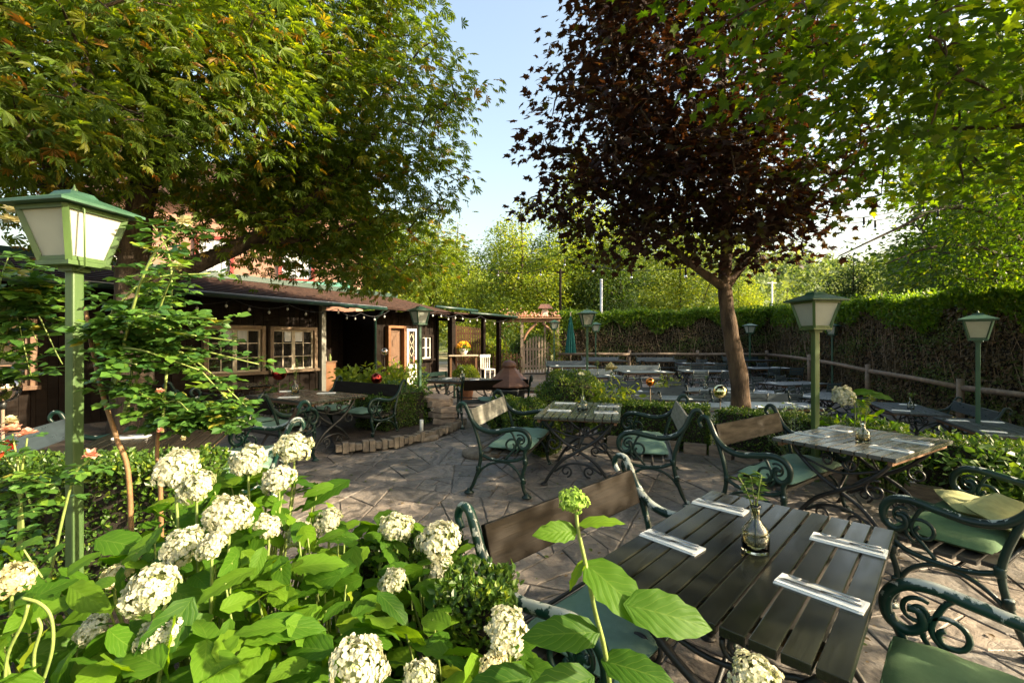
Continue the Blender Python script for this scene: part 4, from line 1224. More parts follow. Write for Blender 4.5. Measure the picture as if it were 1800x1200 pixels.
# the tall hornbeam hedges: green lip over a brown, twiggy face
def tall_hedge(x0, y0, x1, y1, W, H0, H1, zb0, zb1, lip, label, nface, ntop):
    L = math.hypot(x1 - x0, y1 - y0)
    rz = math.atan2(y1 - y0, x1 - x0)
    root = thing('tall_hedge', (x0, y0, 0), rz, label, 'hedge')
    def zt(u): return H0 + (H1 - H0) * u / L + .05 * np.sin(u * 2.1) + .04 * np.sin(u * 5.3)
    def zb(u): return zb0 + (zb1 - zb0) * u / L
    mb = MB()
    k = 16
    for i in range(k):
        a, b = L * i / k, L * (i + 1) / k
        za, zb_ = zt(a) - .2, zt(b) - .2
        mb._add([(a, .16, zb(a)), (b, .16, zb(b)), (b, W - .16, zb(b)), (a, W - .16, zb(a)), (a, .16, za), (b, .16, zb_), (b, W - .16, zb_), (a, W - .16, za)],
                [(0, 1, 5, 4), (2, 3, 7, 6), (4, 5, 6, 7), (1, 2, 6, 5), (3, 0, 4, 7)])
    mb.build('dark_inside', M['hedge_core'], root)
    mb = MB()
    for i in range(int(L * 21)):
        u = RND.uniform(0, L); y = RND.uniform(-.07, .12); z = RND.uniform(float(zb(u)), float(zt(u)) - lip * .6)
        l = RND.uniform(.15, .75) if i % 5 else RND.uniform(.8, 1.5)
        dx, dy = RND.uniform(-.4, .4), RND.uniform(-.1, .1)
        m_ = (u + dx * l * .5 + RND.uniform(-.03, .03), y + dy * l * .5, z + l * .5)
        mb.tube([(u, y, z), m_, (u + dx * l, y + dy * l, min(z + l, float(zt(u)) - .1))], [.015 if i % 5 == 0 else .008, .009 if i % 5 == 0 else .005, .003], 4, cap=False)
    mb.build('twigs', M['twig'], root)
    u = NP.random(nface) * L; v = NP.random(nface)
    z = zb(u) + (zt(u) - lip * .5 - zb(u)) * v
    P = np.stack([u, NP.normal(.05, .06, nface) + .05 * np.sin(u * 3) + .04 * np.sin(z * 7 + u * 2), z], 1)
    hang = NP.normal(size=(nface, 3)) * .5 + A(0, -.25, -.55)
    leaf_cloud('dry_leaves', P, hang, A(0, -1, .1) + NP.normal(size=(nface, 3)) * .45, .065 * NP.uniform(.6, 1.35, nface), T_OVAL, M['leaf_brown'], np.clip(.35 + .45 * np.sin(u * 1.3 + 2 * np.sin(z * 2)) * np.sin(z * 2.6 + u * .7) + NP.normal(0, .22, nface), 0, 1), root)
    u = NP.random(ntop) * L; w = NP.random(ntop)
    face = NP.random(ntop) < .45
    y = np.where(face, NP.normal(-.04, .06, ntop), -.06 + w * (W + .12))
    zl = zt(u) - np.where(face, NP.random(ntop) ** 1.6 * lip * (1 + .35 * np.sin(u * 1.7) + .25 * np.sin(u * 4.3 + 1)), abs(NP.normal(0, .05, ntop))) + NP.normal(0, .03, ntop) + np.where(NP.random(ntop) < .12, NP.random(ntop) * .22, 0)
    P = np.stack([u, y, zl], 1)
    fw = A(0, -.3, .9) + NP.normal(size=(ntop, 3)) * .5
    leaf_cloud('green_leaves', P, fw, A(0, -.6, .8) + NP.normal(size=(ntop, 3)) * .5, .085 * NP.uniform(.6, 1.4, ntop), T_OVAL, M['leaf_hedge'], np.clip(NP.normal(.5, .25, ntop), 0, 1), root)
    return root
tall_hedge(2.15, 21.2, 12.2, 20.6, 1.3, 2.80, 3.02, .0, .0, .62, 'long tall hedge closing the garden at the back, sunlit on top', 20000, 30000)
tall_hedge(11.75, 20.5, 9.9, 5.2, 1.4, 3.02, 2.50, .0, -.38, .62, 'tall brown twigged hedge running down the right side', 34000, 34000)

# rail fence in front of the hedges
rf = thing('rail_fence', (2.1, 20.6, 0), 0, 'round pole rail fence in front of the tall hedges', 'fence')
path = [(2.15, 20.75), (5.3, 20.55), (8.3, 20.35), (11.2, 20.0), (10.85, 16.6), (10.4, 13.3), (9.95, 10.1), (9.55, 7.4), (9.3, 5.0)]
for i, (x, y) in enumerate(path):
    g0 = gf(x, y)
    mb = MB(); mb.tube([(x - 2.1, y - 20.6, g0), (x - 2.1, y - 20.6, g0 + 1.12)], [.075, .07], 9); mb.build('post', M['rail_wood'], rf)
    if i:
        q = path[i - 1]; gq = gf(*q)
        mb = MB(); mb.tube([(q[0] - 2.1, q[1] - 20.6 - .09, gq + .93), ((x + q[0]) / 2 - 2.1, (y + q[1]) / 2 - 20.6 - .09, (g0 + gq) / 2 + .95), (x - 2.1, y - 20.6 - .09, g0 + .93)], [.065, .058, .062], 9)
        mb.build('rail', M['rail_wood'], rf)

# ================================================================ gate and fences at the back
def pickets(mb, x0, x1, z0, top, w=.085, gap=.055, t=.022, point=True, y=0):
    x = x0
    while x < x1 - .02:
        z1 = top(x + w / 2)
        mb._add([(x, y, z0), (x + w, y, z0), (x + w, y, z1 - .05), (x + w / 2, y, z1), (x, y, z1 - .05), (x, y + t, z0), (x + w, y + t, z0), (x + w, y + t, z1 - .05), (x + w / 2, y + t, z1), (x, y + t, z1 - .05)],
                [(0, 1, 2, 3, 4), (9, 8, 7, 6, 5), (0, 5, 6, 1), (1, 6, 7, 2), (2, 7, 8, 3), (3, 8, 9, 4), (4, 9, 5, 0)])
        x += w + gap
GY = 21.3
gx0, gx1 = at(920, GY), at(968, GY)
gt = thing('garden_gate', (gx0, GY, .09), 0, 'weathered picket gate with an arched top under the flowered beam', 'gate')
gw = gx1 - gx0
mb = MB(); pickets(mb, 0, gw, .05, lambda x: 1.35 + .42 * math.sin(PI * min(1, max(0, x / gw))) ** .8); mb.build('pickets', M['fence_wood'], gt)
mb = MB(); mb.box((gw / 2, .045, .35), (gw, .04, .11)); mb.box((gw / 2, .045, 1.15), (gw, .04, .11)); mb.beam((.05, .07, .4), (gw - .05, .07, 1.1), .03, .1, up=(0, 1, 0)); mb.build('cross_rails', M['fence_wood'], gt)
fx0, fx1 = at(866, 20.8), at(918, 20.8)
pf = thing('picket_fence', (fx0, 20.8, .09), 0, 'low brown picket fence between pergola and gate', 'fence')
mb = MB(); pickets(mb, 0, fx1 - fx0, .05, lambda x: .98, .075, .06); mb.build('pickets', M['brown_wood'], pf)
mb = MB(); mb.box(((fx1 - fx0) / 2, .045, .3), (fx1 - fx0, .04, .09)); mb.box(((fx1 - fx0) / 2, .045, .78), (fx1 - fx0, .04, .09)); mb.build('cross_rails', M['brown_wood'], pf)
sx0, sx1 = at(797, 22.6), at(852, 22.6)
sf = thing('slat_fence', (sx0, 22.6, .09), 0, 'high brown slat fence seen through the pergola', 'fence')
mb = MB(); pickets(mb, 0, sx1 - sx0, 0, lambda x: 2.35 - .12 * x, .085, .03); mb.build('slats', M['brown_wood'], sf)
mb = MB(); mb.box(((sx1 - sx0) / 2, .05, .5), (sx1 - sx0, .05, .1)); mb.box(((sx1 - sx0) / 2, .05, 1.9), (sx1 - sx0, .05, .1)); mb.build('cross_rails', M['brown_wood'], sf)
ax0, ax1 = at(880, 21.0), at(984, 21.0)
ab = thing('gate_arch', (ax0, 21.0, .09), 0, 'timber gate arch, its beam topped with pink flower pots', 'gate arch')
aw = ax1 - ax0
MB().box((aw / 2, 0, 2.47), (aw, .18, .16)).box((aw / 2, 0, 2.585), (aw + .1, .42, .06)).build('beam', M['beam_wood'], ab, bevel=.008)
for x in (.98, aw - .10): MB().box((x, 0, 1.19), (.13, .13, 2.39)).build('post', M['fence_wood'], ab, bevel=.008)
for s, x in ((1, 1.05), (-1, aw - .17)):
    mb = MB(); mb.tube(catmull([(x, 0, 1.55), (x + s * .20, 0, 1.95), (x + s * .62, 0, 2.36)], 6), .06, 6); mb.build('brace', M['beam_wood'], ab)
mb = MB(); n = 260
P = np.stack([NP.random(n) * aw, NP.normal(0, .1, n), 2.66 + abs(NP.normal(0, .07, n)) * (1 + np.sin(NP.random(n) * 9))], 1)
leaf_cloud('flowers', P, rand_unit(n) + A(0, 0, .6), rand_unit(n), np.full(n, .075), T_OVAL, M['petal_pink'], NP.random(n), ab)
def creeper(name, pts, n, size, mt, label, spread=.15, cat='climber'):
    root = thing(name, pts[0], 0, label, cat)
    o0 = Vector(pts[0]); path = [Vector(p) - o0 for p in pts]
    q = catmull(path, 8)
    MB().tube(q, .018, 5).build('stem', M['stem_brown'], root)
    Q = np.array([tuple(v) for v in q]); idx = NP.integers(0, len(Q), n)
    P = Q[idx] + NP.normal(size=(n, 3)) * spread
    leaf_cloud('foliage', P, NP.normal(size=(n, 3)) + A(0, 0, -.4), A(0, -.5, .6) + NP.normal(size=(n, 3)) * .5, size * NP.uniform(.6, 1.3, n), T_OVAL, M[mt], NP.random(n), root)
    return root
creeper('climbing_vine', [(at(976, 20.9) + .05, 20.85, .1), (at(977, 20.9), 20.8, 1.2), (at(974, 20.9), 20.8, 2.2)], 700, .10, 'leaf_bright', 'yellow green climber on the right gate post', .16)
creeper('climbing_vine', [(at(893, 20.6), 20.5, .1), (at(890, 20.6), 20.45, 1.3), (at(884, 20.6), 20.4, 2.1), (at(905, 20.6), 20.4, 2.4)], 700, .09, 'leaf_shrub', 'loose creeper between the pergola and the gate arch', .28)
MB
bh = thing('bird_house', (at(958, 21.6), 21.6, .05), 0, 'white bird house with a red roof above the flowered beam', 'bird house')
MB().tube([(0, 0, 0), (0, 0, 2.75)], .04, 7).build('pole', M['fence_wood'], bh)
mb = MB(); mb.box((0, 0, 2.93), (.26, .26, .36)); mb.build('body', M['white_paint'], bh)
mb = MB(); mb._add([(-.36, -.3, 3.10), (.36, -.3, 3.10), (.36, .3, 3.10), (-.36, .3, 3.10), (-.2, 0, 3.32), (.2, 0, 3.32)], [(0, 1, 5, 4), (2, 3, 4, 5), (0, 4, 3), (1, 2, 5), (0, 3, 2, 1)]); mb.build('roof', M['copper_hood'], bh)
mp = thing('metal_pole', (at(1057, 25), 25, 0), 0, 'thin silver metal pole rising behind the back hedge', 'pole')
MB().tube([(0, 0, 0), (0, 0, 4.9)], .075, 9).build('shaft', M['zinc'], mp); MB().ball((0, 0, 4.95), .09, 8).build('cap', M['zinc'], mp)
wp = thing('wooden_pole', (at(985, 27), 27, 0), 0, 'dark wooden utility pole behind the gate', 'pole')
MB().tube([(0, 0, 0), (0, 0, 5.9)], [.10, .07], 9).build('shaft', M['dark_board'], wp); MB().box((0, 0, 5.7), (.5, .08, .1)).build('crossarm', M['dark_board'], wp)
wp = thing('white_pole', (at(1357, 60), 60, 0), 0, 'small white pole far behind the hedge at right', 'pole')
MB().tube([(0, 0, 0), (0, 0, 9.5)], [.16, .1], 9).build('shaft', M['white_paint'], wp); MB().box((0, 0, 9.3), (1.2, .1, .12)).build('crossarm', M['white_paint'], wp)

# closed parasol
pr = thing('closed_parasol', (at(1003, 18.6), 18.6, gf(2.4, 18.6)), 0, 'folded dark green parasol standing by the back hedge', 'parasol')
n = 14; vs = []; fs = []
lev = [(2.62, .012), (2.45, .05), (2.0, .12), (1.45, .19), (1.05, .235)]
for z, r in lev:
    for k in range(n * 2):
        a = PI * k / n; rr = r * (1.0 if k % 2 else .68)
        vs.append((rr * math.cos(a), rr * math.sin(a), z))
for i in range(len(lev) - 1):
    for k in range(n * 2): fs.append((i * n * 2 + k, i * n * 2 + (k + 1) % (n * 2), (i + 1) * n * 2 + (k + 1) % (n * 2), (i + 1) * n * 2 + k))
mb = MB(); mb._add(vs, fs, 0, False); mb.build('folded_canopy', M['parasol'], pr)
MB().tube([(0, 0, 0), (0, 0, 2.72)], .022, 8).build('pole', M['fence_wood'], pr); MB().lathe([(.26, 0), (.26, .07), (.04, .10), (.04, .35)], (0, 0, 0), 14).build('base', M['rock'], pr)

# ================================================================ things on the terrace
def ub(x, y, label, post):
    r = thing('parasol_base', (x, y, gf(x, y)), 0, label, 'parasol base', 'round concrete parasol bases')
    MB().lathe([(.26, 0), (.27, .03), (.26, .065), (.19, .085), (.05, .095)], (0, 0, 0), 26).build('disc', M['kerb_stone'], r)
    MB().tube([(0, 0, .08), (0, 0, post)], .03, 10).build('tube', M['white_paint'] if post > .2 else M['rail_wood'], r)
ub(at(741, 7.05), 7.05, 'round concrete parasol base on the sunlit paving', .30)
ub(at(847, 6.0), 6.05, 'round parasol base hidden behind the bleached grey bench', .14)
# stone kerb of the bed
kb = [(-2.35, 6.05), (-1.75, 6.35), (-1.35, 6.85), (-1.05, 7.45), (-.86, 8.15)]
mb = MB()
kp = catmull([(x, y, 0) for x, y in kb], 8)
for a, b in zip(kp[:-1], kp[1:]):
    d_ = (b - a); L_ = d_.length
    nst = max(1, int(L_ / .085))
    for i in range(nst):
        p = a.lerp(b, (i + .5) / nst); g0 = gf(p.x, p.y)
        mb.box((p.x, p.y, g0 + .09), (L_ / nst * .94, .10 + RND.uniform(0, .03),   .11 + RND.uniform(-.03, .05)), rz=math.atan2(d_.y, d_.x) + RND.uniform(-.04, .04))
o = mb.build('kerb', M['kerb_stone'], None, bevel=.008); tag(o, kind='structure')
mb = MB()
for x0, y0, x1, y1 in ((1.05, 6.78, 2.62, 6.05), (2.62, 6.05, 3.95, 4.62), (3.95, 4.62, 5.6, 2.95)):
    n = int(math.hypot(x1 - x0, y1 - y0) / .3)
    for i in range(n):
        t = (i + .5) / n; px, py_ = x0 + (x1 - x0) * t, y0 + (y1 - y0) * t
        mb.box((px, py_, gf(px, py_) + .06), (.285, .12, .15 + RND.uniform(-.02, .02)), rz=math.atan2(y1 - y0, x1 - x0))
o = mb.build('kerb', M['slab_stone'], None, bevel=.01); tag(o, kind='structure')
mb = MB(); mb._add([(p.x + .05 * 0, p.y, gf(p.x, p.y) + .13) for p in kp] + [(-2.6, 9.2, .2), (-4.6, 9.6, .2), (-3.0, 7.4, .2)], [list(range(len(kp) + 3))]); o = mb.build('soil_bed', M['soil']); tag(o, kind='structure')
# pile of rough slabs
for i, (dx, dy, z, l, w, rz_, rx) in enumerate(((0, 0, 0, .50, .40, .2, 0), (.02, .02, .13, .56, .42, .5, .03), (-.02, .0, .25, .60, .40, -.1, -.05), (.05, -.02, .36, .50, .44, .3, .04), (-.06, .03, .46, .58, .46, .9, -.07), (-.12, .02, .55, .66, .40, .15, .16), (-.36, .10, .58, .50, .34, -.5, .30))):
    x, y = at(779, 7.75) + dx, 7.75 + dy
    mb = MB()
    k = 9; top = []; 
    rr = random.Random(i)
    ring = [(l / 2 * math.cos(2 * PI * j / k) * rr.uniform(.8, 1.1), w / 2 * math.sin(2 * PI * j / k) * rr.uniform(.8, 1.1)) for j in range(k)]
    h = .09 + rr.uniform(-.01, .03)
    vs = [(a, b, 0) for a, b in ring] + [(a * rr.uniform(.9, 1.0), b * rr.uniform(.9, 1.0), h + rr.uniform(-.012, .012)) for a, b in ring]
    mb._add(vs, [list(range(k))[::-1], list(range(k, 2 * k))] + [(j, (j + 1) % k, k + (j + 1) % k, k + j) for j in range(k)])
    o = mb.build('stone_slab', M['slab_stone'], None, bevel=.012); o.scale = (.85, .85, .9)
    o.location = (x, y, gf(x, y) + z * .9); o.rotation_euler = (rx, rx * .6, rz_)
    tag(o, 'rough brown slab in the stone pile, %s' % ('lowest of the stack', 'second from the bottom', 'third from the bottom', 'in the middle of the stack', 'third from the top', 'broad one on top, tilted', 'sticking out at the top left')[i], 'stone slab', 'slabs stacked beside the path')
# fire bowl
fx, fy = at(895, 8.3), 8.3
fb = thing('fire_bowl', (fx, fy, gf(fx, fy)), 0, 'copper brown fire bowl with a pyramid hood between the tables', 'fire bowl')
MB().lathe([(.40, .70), (.405, .725), (.33, .81), (.22, .92), (.125, 1.02), (.10, 1.04)], (0, 0, 0), 8, smooth=False).build('hood', M['copper_hood'], fb)
MB().lathe([(.10, 1.035), (.13, 1.05), (.135, 1.08), (.12, 1.12), (.075, 1.155), (1e-5, 1.175)], (0, 0, 0), 16).build('cap', M['copper_hood'], fb)
MB().lathe([(.10, .45), (.26, .52), (.33, .62), (.34, .66), (.32, .66), (.24, .56), (1e-5, .50)], (0, 0, 0), 20).build('bowl', M['black_iron'], fb)
for a in range(4):
    c, s = math.cos(a * PI / 2 + .5), math.sin(a * PI / 2 + .5)
    MB().tube([(c * .36, s * .36, 0), (c * .30, s * .30, .5), (c * .33, s * .33, .73)], .014, 6).build('leg', M['black_iron'], fb)

# gazing balls
def gball(x, y, z, r, mt, label, h=None):
    root = thing('gazing_ball', (x, y, gf(x, y)), 0, label, 'glass ball', 'glass garden balls on sticks')
    zc = z - gf(x, y)
    MB().ball((0, 0, zc), r, 18).build('ball', M[mt], root)
    MB().lathe([(.02, 0), (.014, -.05)], (0, 0, zc - r + .005), 10).build('collar', M['black_iron'], root)
    MB().tube([(0, 0, 0), (0, 0, zc - r)], .009, 6).build('stick', M['rail_wood'], root)
gball(at(5, 2.9), 2.9, zz(682, 2.9), .088, 'ball_silver', 'silver and copper glass ball at the left edge')
gball(at(491, 8.6), 8.6, zz(656, 8.6), .13, 'ball_red', 'dark red glass ball below the hut window')
gball(at(662, 9.2), 9.2, zz(665, 9.2), .11, 'ball_red', 'red glass ball in the pale green shrub')
gball(at(1143, 7.9), 7.9, zz(671, 7.9), .075, 'ball_orange', 'orange glass ball behind the low hedge')
gball(at(1266, 7.0), 7.0, zz(688, 7.0), .105, 'ball_green', 'gold and green glass ball at the foot of the maple')
gball(at(676, 10.4), 10.4, zz(618, 10.4), .08, 'ball_silver', 'pale glass ball beside the hut door')
# potted box ball, flower table
x = at(818, 13.2); pt = thing('flower_pot', (x, 13.2, gf(x, 13.2)), 0, 'terracotta pot holding a clipped box ball on a stand', 'pot')
MB().lathe([(.17, 0), (.24, .40), (.27, .40), (.27, .46), (.23, .46)], (0, 0, 0), 18).build('pot', M['terracotta'], pt)
ball_bush((x, 13.2, gf(x, 13.2) + .38), .36, 'round box ball growing in the terracotta pot', 4000, .045, 'leaf_bright')
x = at(815, 17.2); ft = thing('side_table', (x, 17.2, .09), .1, 'small wooden table with a bowl of orange flowers under the pergola', 'table')
MB().box((0, 0, .98), (1.1, .6, .05)).build('tabletop', M['cream_wood'], ft, bevel=.006)
for sx in (-1, 1):
    for sy in (-1, 1): MB().box((sx * .47, sy * .22, .478), (.07, .07, .955)).build('leg', M['brown_wood'], ft)
fp = thing('flower_bowl', (x, 17.2, 1.096), 0, 'pale bowl of yellow and orange flowers on the pergola table', 'flower bowl')
MB().lathe([(.08, 0), (.15, .12), (.17, .22), (.15, .22)], (0, 0, 0), 16).build('bowl', M['white_paint'], fp)
n = 160; d = rand_unit(n); d[:, 2] = abs(d[:, 2])
leaf_cloud('blooms', d * .2 + A(0, 0, .25), d, rand_unit(n), np.full(n, .09), T_DIAMOND, M['petal_yellow'], NP.random(n), fp)
n = 120; d = rand_unit(n)
leaf_cloud('leaves', d * A(.2, .2, .08) + A(0, 0, .24), d, rand_unit(n), np.full(n, .09), T_OVAL, M['leaf_shrub'], NP.random(n), fp)
# green bench and white chair by the hut door
x = at(770, 13.6); gbn = thing('green_bench', (x, 13.6, gf(x, 13.6)), HROT + 0.0, 'plain green painted bench in front of the hut wall', 'bench')
mb = MB(); mb.box((0, 0, .44), (1.3, .38, .035)); mb.build('seat', M['gutter_green'], gbn, bevel=.004)
mb = MB(); mb.box((0, .2, .78), (1.3, .03, .12)); mb.box((0, .2, .62), (1.3, .03, .1)); mb.build('backrest', M['gutter_green'], gbn, bevel=.004)
for sx in (-1, 1):
    mb = MB(); mb.box((sx * .6, -.15, .21), (.05, .05, .42)); mb.box((sx * .6, .17, .42), (.05, .05, .84)); mb.build('leg', M['gutter_green'], gbn)
x = at(857, 17.5); wc = thing('white_chair', (x, 17.5, .09), .5, 'white garden chair under the pergola', 'chair')
mb = MB(); mb.box((0, 0, .45), (.45, .45, .03)); mb.build('seat', M['white_paint'], wc, bevel=.004)
mb = MB(); mb.box((0, .22, .95), (.45, .03, .1)); [mb.box((-.18 + i * .09, .22, .68), (.04, .025, .45)) for i in range(5)]; mb.build('backrest', M['white_paint'], wc)
for sx in (-1, 1):
    for sy in (-1, 1): MB().box((sx * .2, sy * .2, .22), (.04, .04, .435)).build('leg', M['white_paint'], wc)
# rounded field stone beside the hydrangeas
mb = MB(); mb.ball((0, 0, .2), .21, 12, sz=1.2); o = mb.build('field_stone', M['rock'])
for v in o.data.vertices:
    c = v.co; k = 1 + .10 * math.sin(c.x * 17 + c.z * 9) + .08 * math.sin(c.y * 15 + 2); v.co = (c.x * k * 1.2, c.y * k, c.z * k)
o.location = (at(812, 1.75), 1.75, gf(0, 1.75)); tag(o, 'dark rounded field stone at the end of the hydrangeas', 'stone')
# ================================================================ trees
def lobes_points(lobes, dens, shell=.75):
    Ps = []; Os = []
    for (c, r, *k) in lobes:
        c = A(*c); r = A(*r); kk = k[0] if k else 1.0
        n = int(dens * kk * r[0] * r[1] * r[2] * 4.19)
        d = rand_unit(n)
        rad = np.where(NP.random(n) < shell, .62 + .38 * NP.random(n) ** .6, NP.random(n) ** .45)
        # uneven outline
        w = 1 + .10 * np.sin(d[:, 0] * 5 + c[0] * 3) + .10 * np.sin(d[:, 2] * 6 + c[1]) + .06 * np.sin(d[:, 1] * 9)
        Ps.append(c + d * r * (rad * w)[:, None]); Os.append(d)
    return np.concatenate(Ps), np.concatenate(Os)

def grow(mb, skel, pts, r_of, wob=.12, n=5):
    """join points to the nearest grown wood with thin bending branches"""
    S_ = [tuple(p) for p in skel]
    order = sorted(range(len(pts)), key=lambda i: min((pts[i][0] - s[0]) ** 2 + (pts[i][1] - s[1]) ** 2 + (pts[i][2] - s[2]) ** 2 for s in S_))
    arr = np.array(S_)
    for i in order:
        p = np.array(pts[i]); d = np.linalg.norm(arr - p + A(0, 0, .0), axis=1)
        j = int(np.argmin(d)); q = arr[j]; L = d[j]
        if L < .15: continue
        m1 = q + (p - q) * .4 + NP.normal(size=3) * wob * L * .5 + A(0, 0, .10 * L); m2 = q + (p - q) * .75 + NP.normal(size=3) * wob * L * .3 + A(0, 0, .06 * L)
        r0 = r_of(L)
        mb.tube([q, m1, m2, p], [r0, r0 * .75, r0 * .5, r0 * .25], n, cap=False)
        arr = np.vstack([arr, m1, m2, p])
    return arr

def clusters(C, O, m, spread, size, flat=.5, droop=.35, outw=.8, jit=.5, upj=.35):
    n = len(C)
    idx = np.repeat(np.arange(n), m)
    off = np.clip(NP.normal(size=(n * m, 3)), -1.7, 1.7) * A(spread, spread, spread * flat)
    P = C[idx] + off
    fw = O[idx] * A(outw, outw, .2) + off / spread * .5 + NP.normal(size=P.shape) * jit + A(0, 0, -droop)
    up = A(0, 0, 1) + O[idx] * .25 + NP.normal(size=P.shape) * upj
    sz = size * NP.uniform(.6, 1.25, len(P))
    return P, fw, up, sz, idx

def big_tree(name, label, base, limbs, lobes, dens, m, spread, lsize, T, leaf, bark, tintf, twigs=260, droop=.35, cat='tree', shell=.75, twr=.022, keep=None, flat=.5):
    root = thing(name, base, 0, label, cat)
    b0 = Vector(base)
    mb = MB(); skel = []
    for pts, r0, r1 in limbs:
        q = catmull(pts, 7); k = len(q)
        rr = [r0 + (r1 - r0) * (i / (k - 1)) ** .8 for i in range(k)]
        rr = [r * (1 + .05 * math.sin(i * 1.7)) for i, r in enumerate(rr)]
        mb.tube([v - b0 for v in q], rr, 12 if r0 > .08 else 7)
        skel += [tuple(v) for v in q[k // 4:]]
    C, O = lobes_points(lobes, dens, shell)
    if keep is not None:
        kk = keep(C); C, O = C[kk], O[kk]
    sel = NP.permutation(len(C))[:twigs]
    mb2 = MB(); sk = grow(mb2, skel, C[sel], lambda L: min(.05, twr * (.5 + .5 * L)))
    mb2.V = [(v[0] - b0.x, v[1] - b0.y, v[2] - b0.z) for v in mb2.V]
    mb._add(mb2.V, mb2.F, 0, True)
    mb.build('trunk', M[bark], root)
    P, fw, up, sz, idx = clusters(C, O, m, spread, lsize, droop=droop, flat=flat)
    leaf_cloud('crown', P - A(*base), fw, up, sz, T, M[leaf], np.clip(tintf(P, idx, len(C)), 0, 1), root)
    print(name, len(C), len(P))
    return root

def tint_rand(mu, sd, csd):
    def f(P, idx, n):
        return mu + NP.normal(size=n)[idx] * csd + NP.normal(size=len(P)) * sd
    return f

# horse chestnut, rusty at the leaf edges in places
def chest_tint(P, idx, n):
    c = NP.random(n)
    rust = (NP.random(len(P)) < .05 + .28 * (c[idx] > .72) * np.clip((-2.5 - P[:, 0]) / 2, .25, 1))
    return np.where(rust, NP.uniform(.66, 1.0, len(P)), NP.normal(.32, .16, len(P)))
TX, TY = -6.3, 7.55
big_tree('chestnut_tree', 'big horse chestnut at left with rusty edged hand shaped leaves over the hut', (TX, TY, .05),
    [([(TX, TY, .0), (TX + .02, TY, 1.2), (TX - .05, TY + .05, 2.4), (TX + .1, TY, 3.6), (TX + .3, TY + .1, 5.2), (TX + .5, TY + .3, 7.2)], .34, .13),
     ([(TX + .05, TY, 2.55), (TX + .8, TY + .15, 2.85), (TX + 1.8, TY + .3, 3.35), (TX + 2.9, TY + .45, 4.2), (TX + 3.9, TY + .6, 5.4)], .21, .05),
     ([(TX + .05, TY, 3.4), (TX - .4, TY - .9, 4.1), (TX + .2, TY - 1.9, 4.9), (TX + .8, TY - 2.7, 5.4)], .16, .04),
     ([(TX + .2, TY, 4.4), (TX + 1.3, TY + .2, 5.4), (TX + 2.6, TY + .4, 6.6)], .15, .04),
     ([(TX + 1.8, TY + .3, 3.35), (TX + 2.5, TY + .9, 3.5), (TX + 3.4, TY + 1.2, 3.9)], .08, .025),
     ([(TX, TY, 3.0), (TX - 1.2, TY - .4, 4.2), (TX - 2.2, TY - .5, 5.4)], .16, .05)],
    [((-2.95, 8.3, 6.0), (2.05, 1.9, 1.8)), ((-4.1, 8.3, 8.2), (2.7, 2.2, 1.7)), ((-5.2, 7.6, 5.6), (2.6, 2.0, 2.0)), ((-3.6, 8.7, 4.25), (1.8, 1.3, 1.15), 1.2),
     ((-6.6, 6.1, 5.6), (2.5, 1.9, 1.7)), ((-4.4, 5.5, 5.2), (1.9, 1.5, 1.25)), ((-5.2, 4.6, 3.95), (1.3, .9, .5), 1.5), ((-2.95, 9.0, 3.15), (.95, .8, .45), 1.6),
     ((-4.9, 8.2, 3.55), (1.2, .9, .55), 1.3), ((-2.75, 11.0, 3.7), (1.5, 1.3, 1.0), 1.5), ((-4.4, 10.2, 4.4), (1.8, 1.3, 1.2), 1.2), ((-4.3, 8.4, 3.25), (.6, .6, .5), 1.2), ((-1.5, 8.5, 4.6), (.75, .8, .5), 1.4), ((-7.5, 7.5, 4.2), (1.6, 1.4, 1.2), 1.1), ((-6.2, 5.4, 4.0), (1.0, .9, .45), 1.4)],
    10.5, 13, .29, .160, T_PALM, 'leaf_chestnut', 'bark', chest_tint, 900, .45)

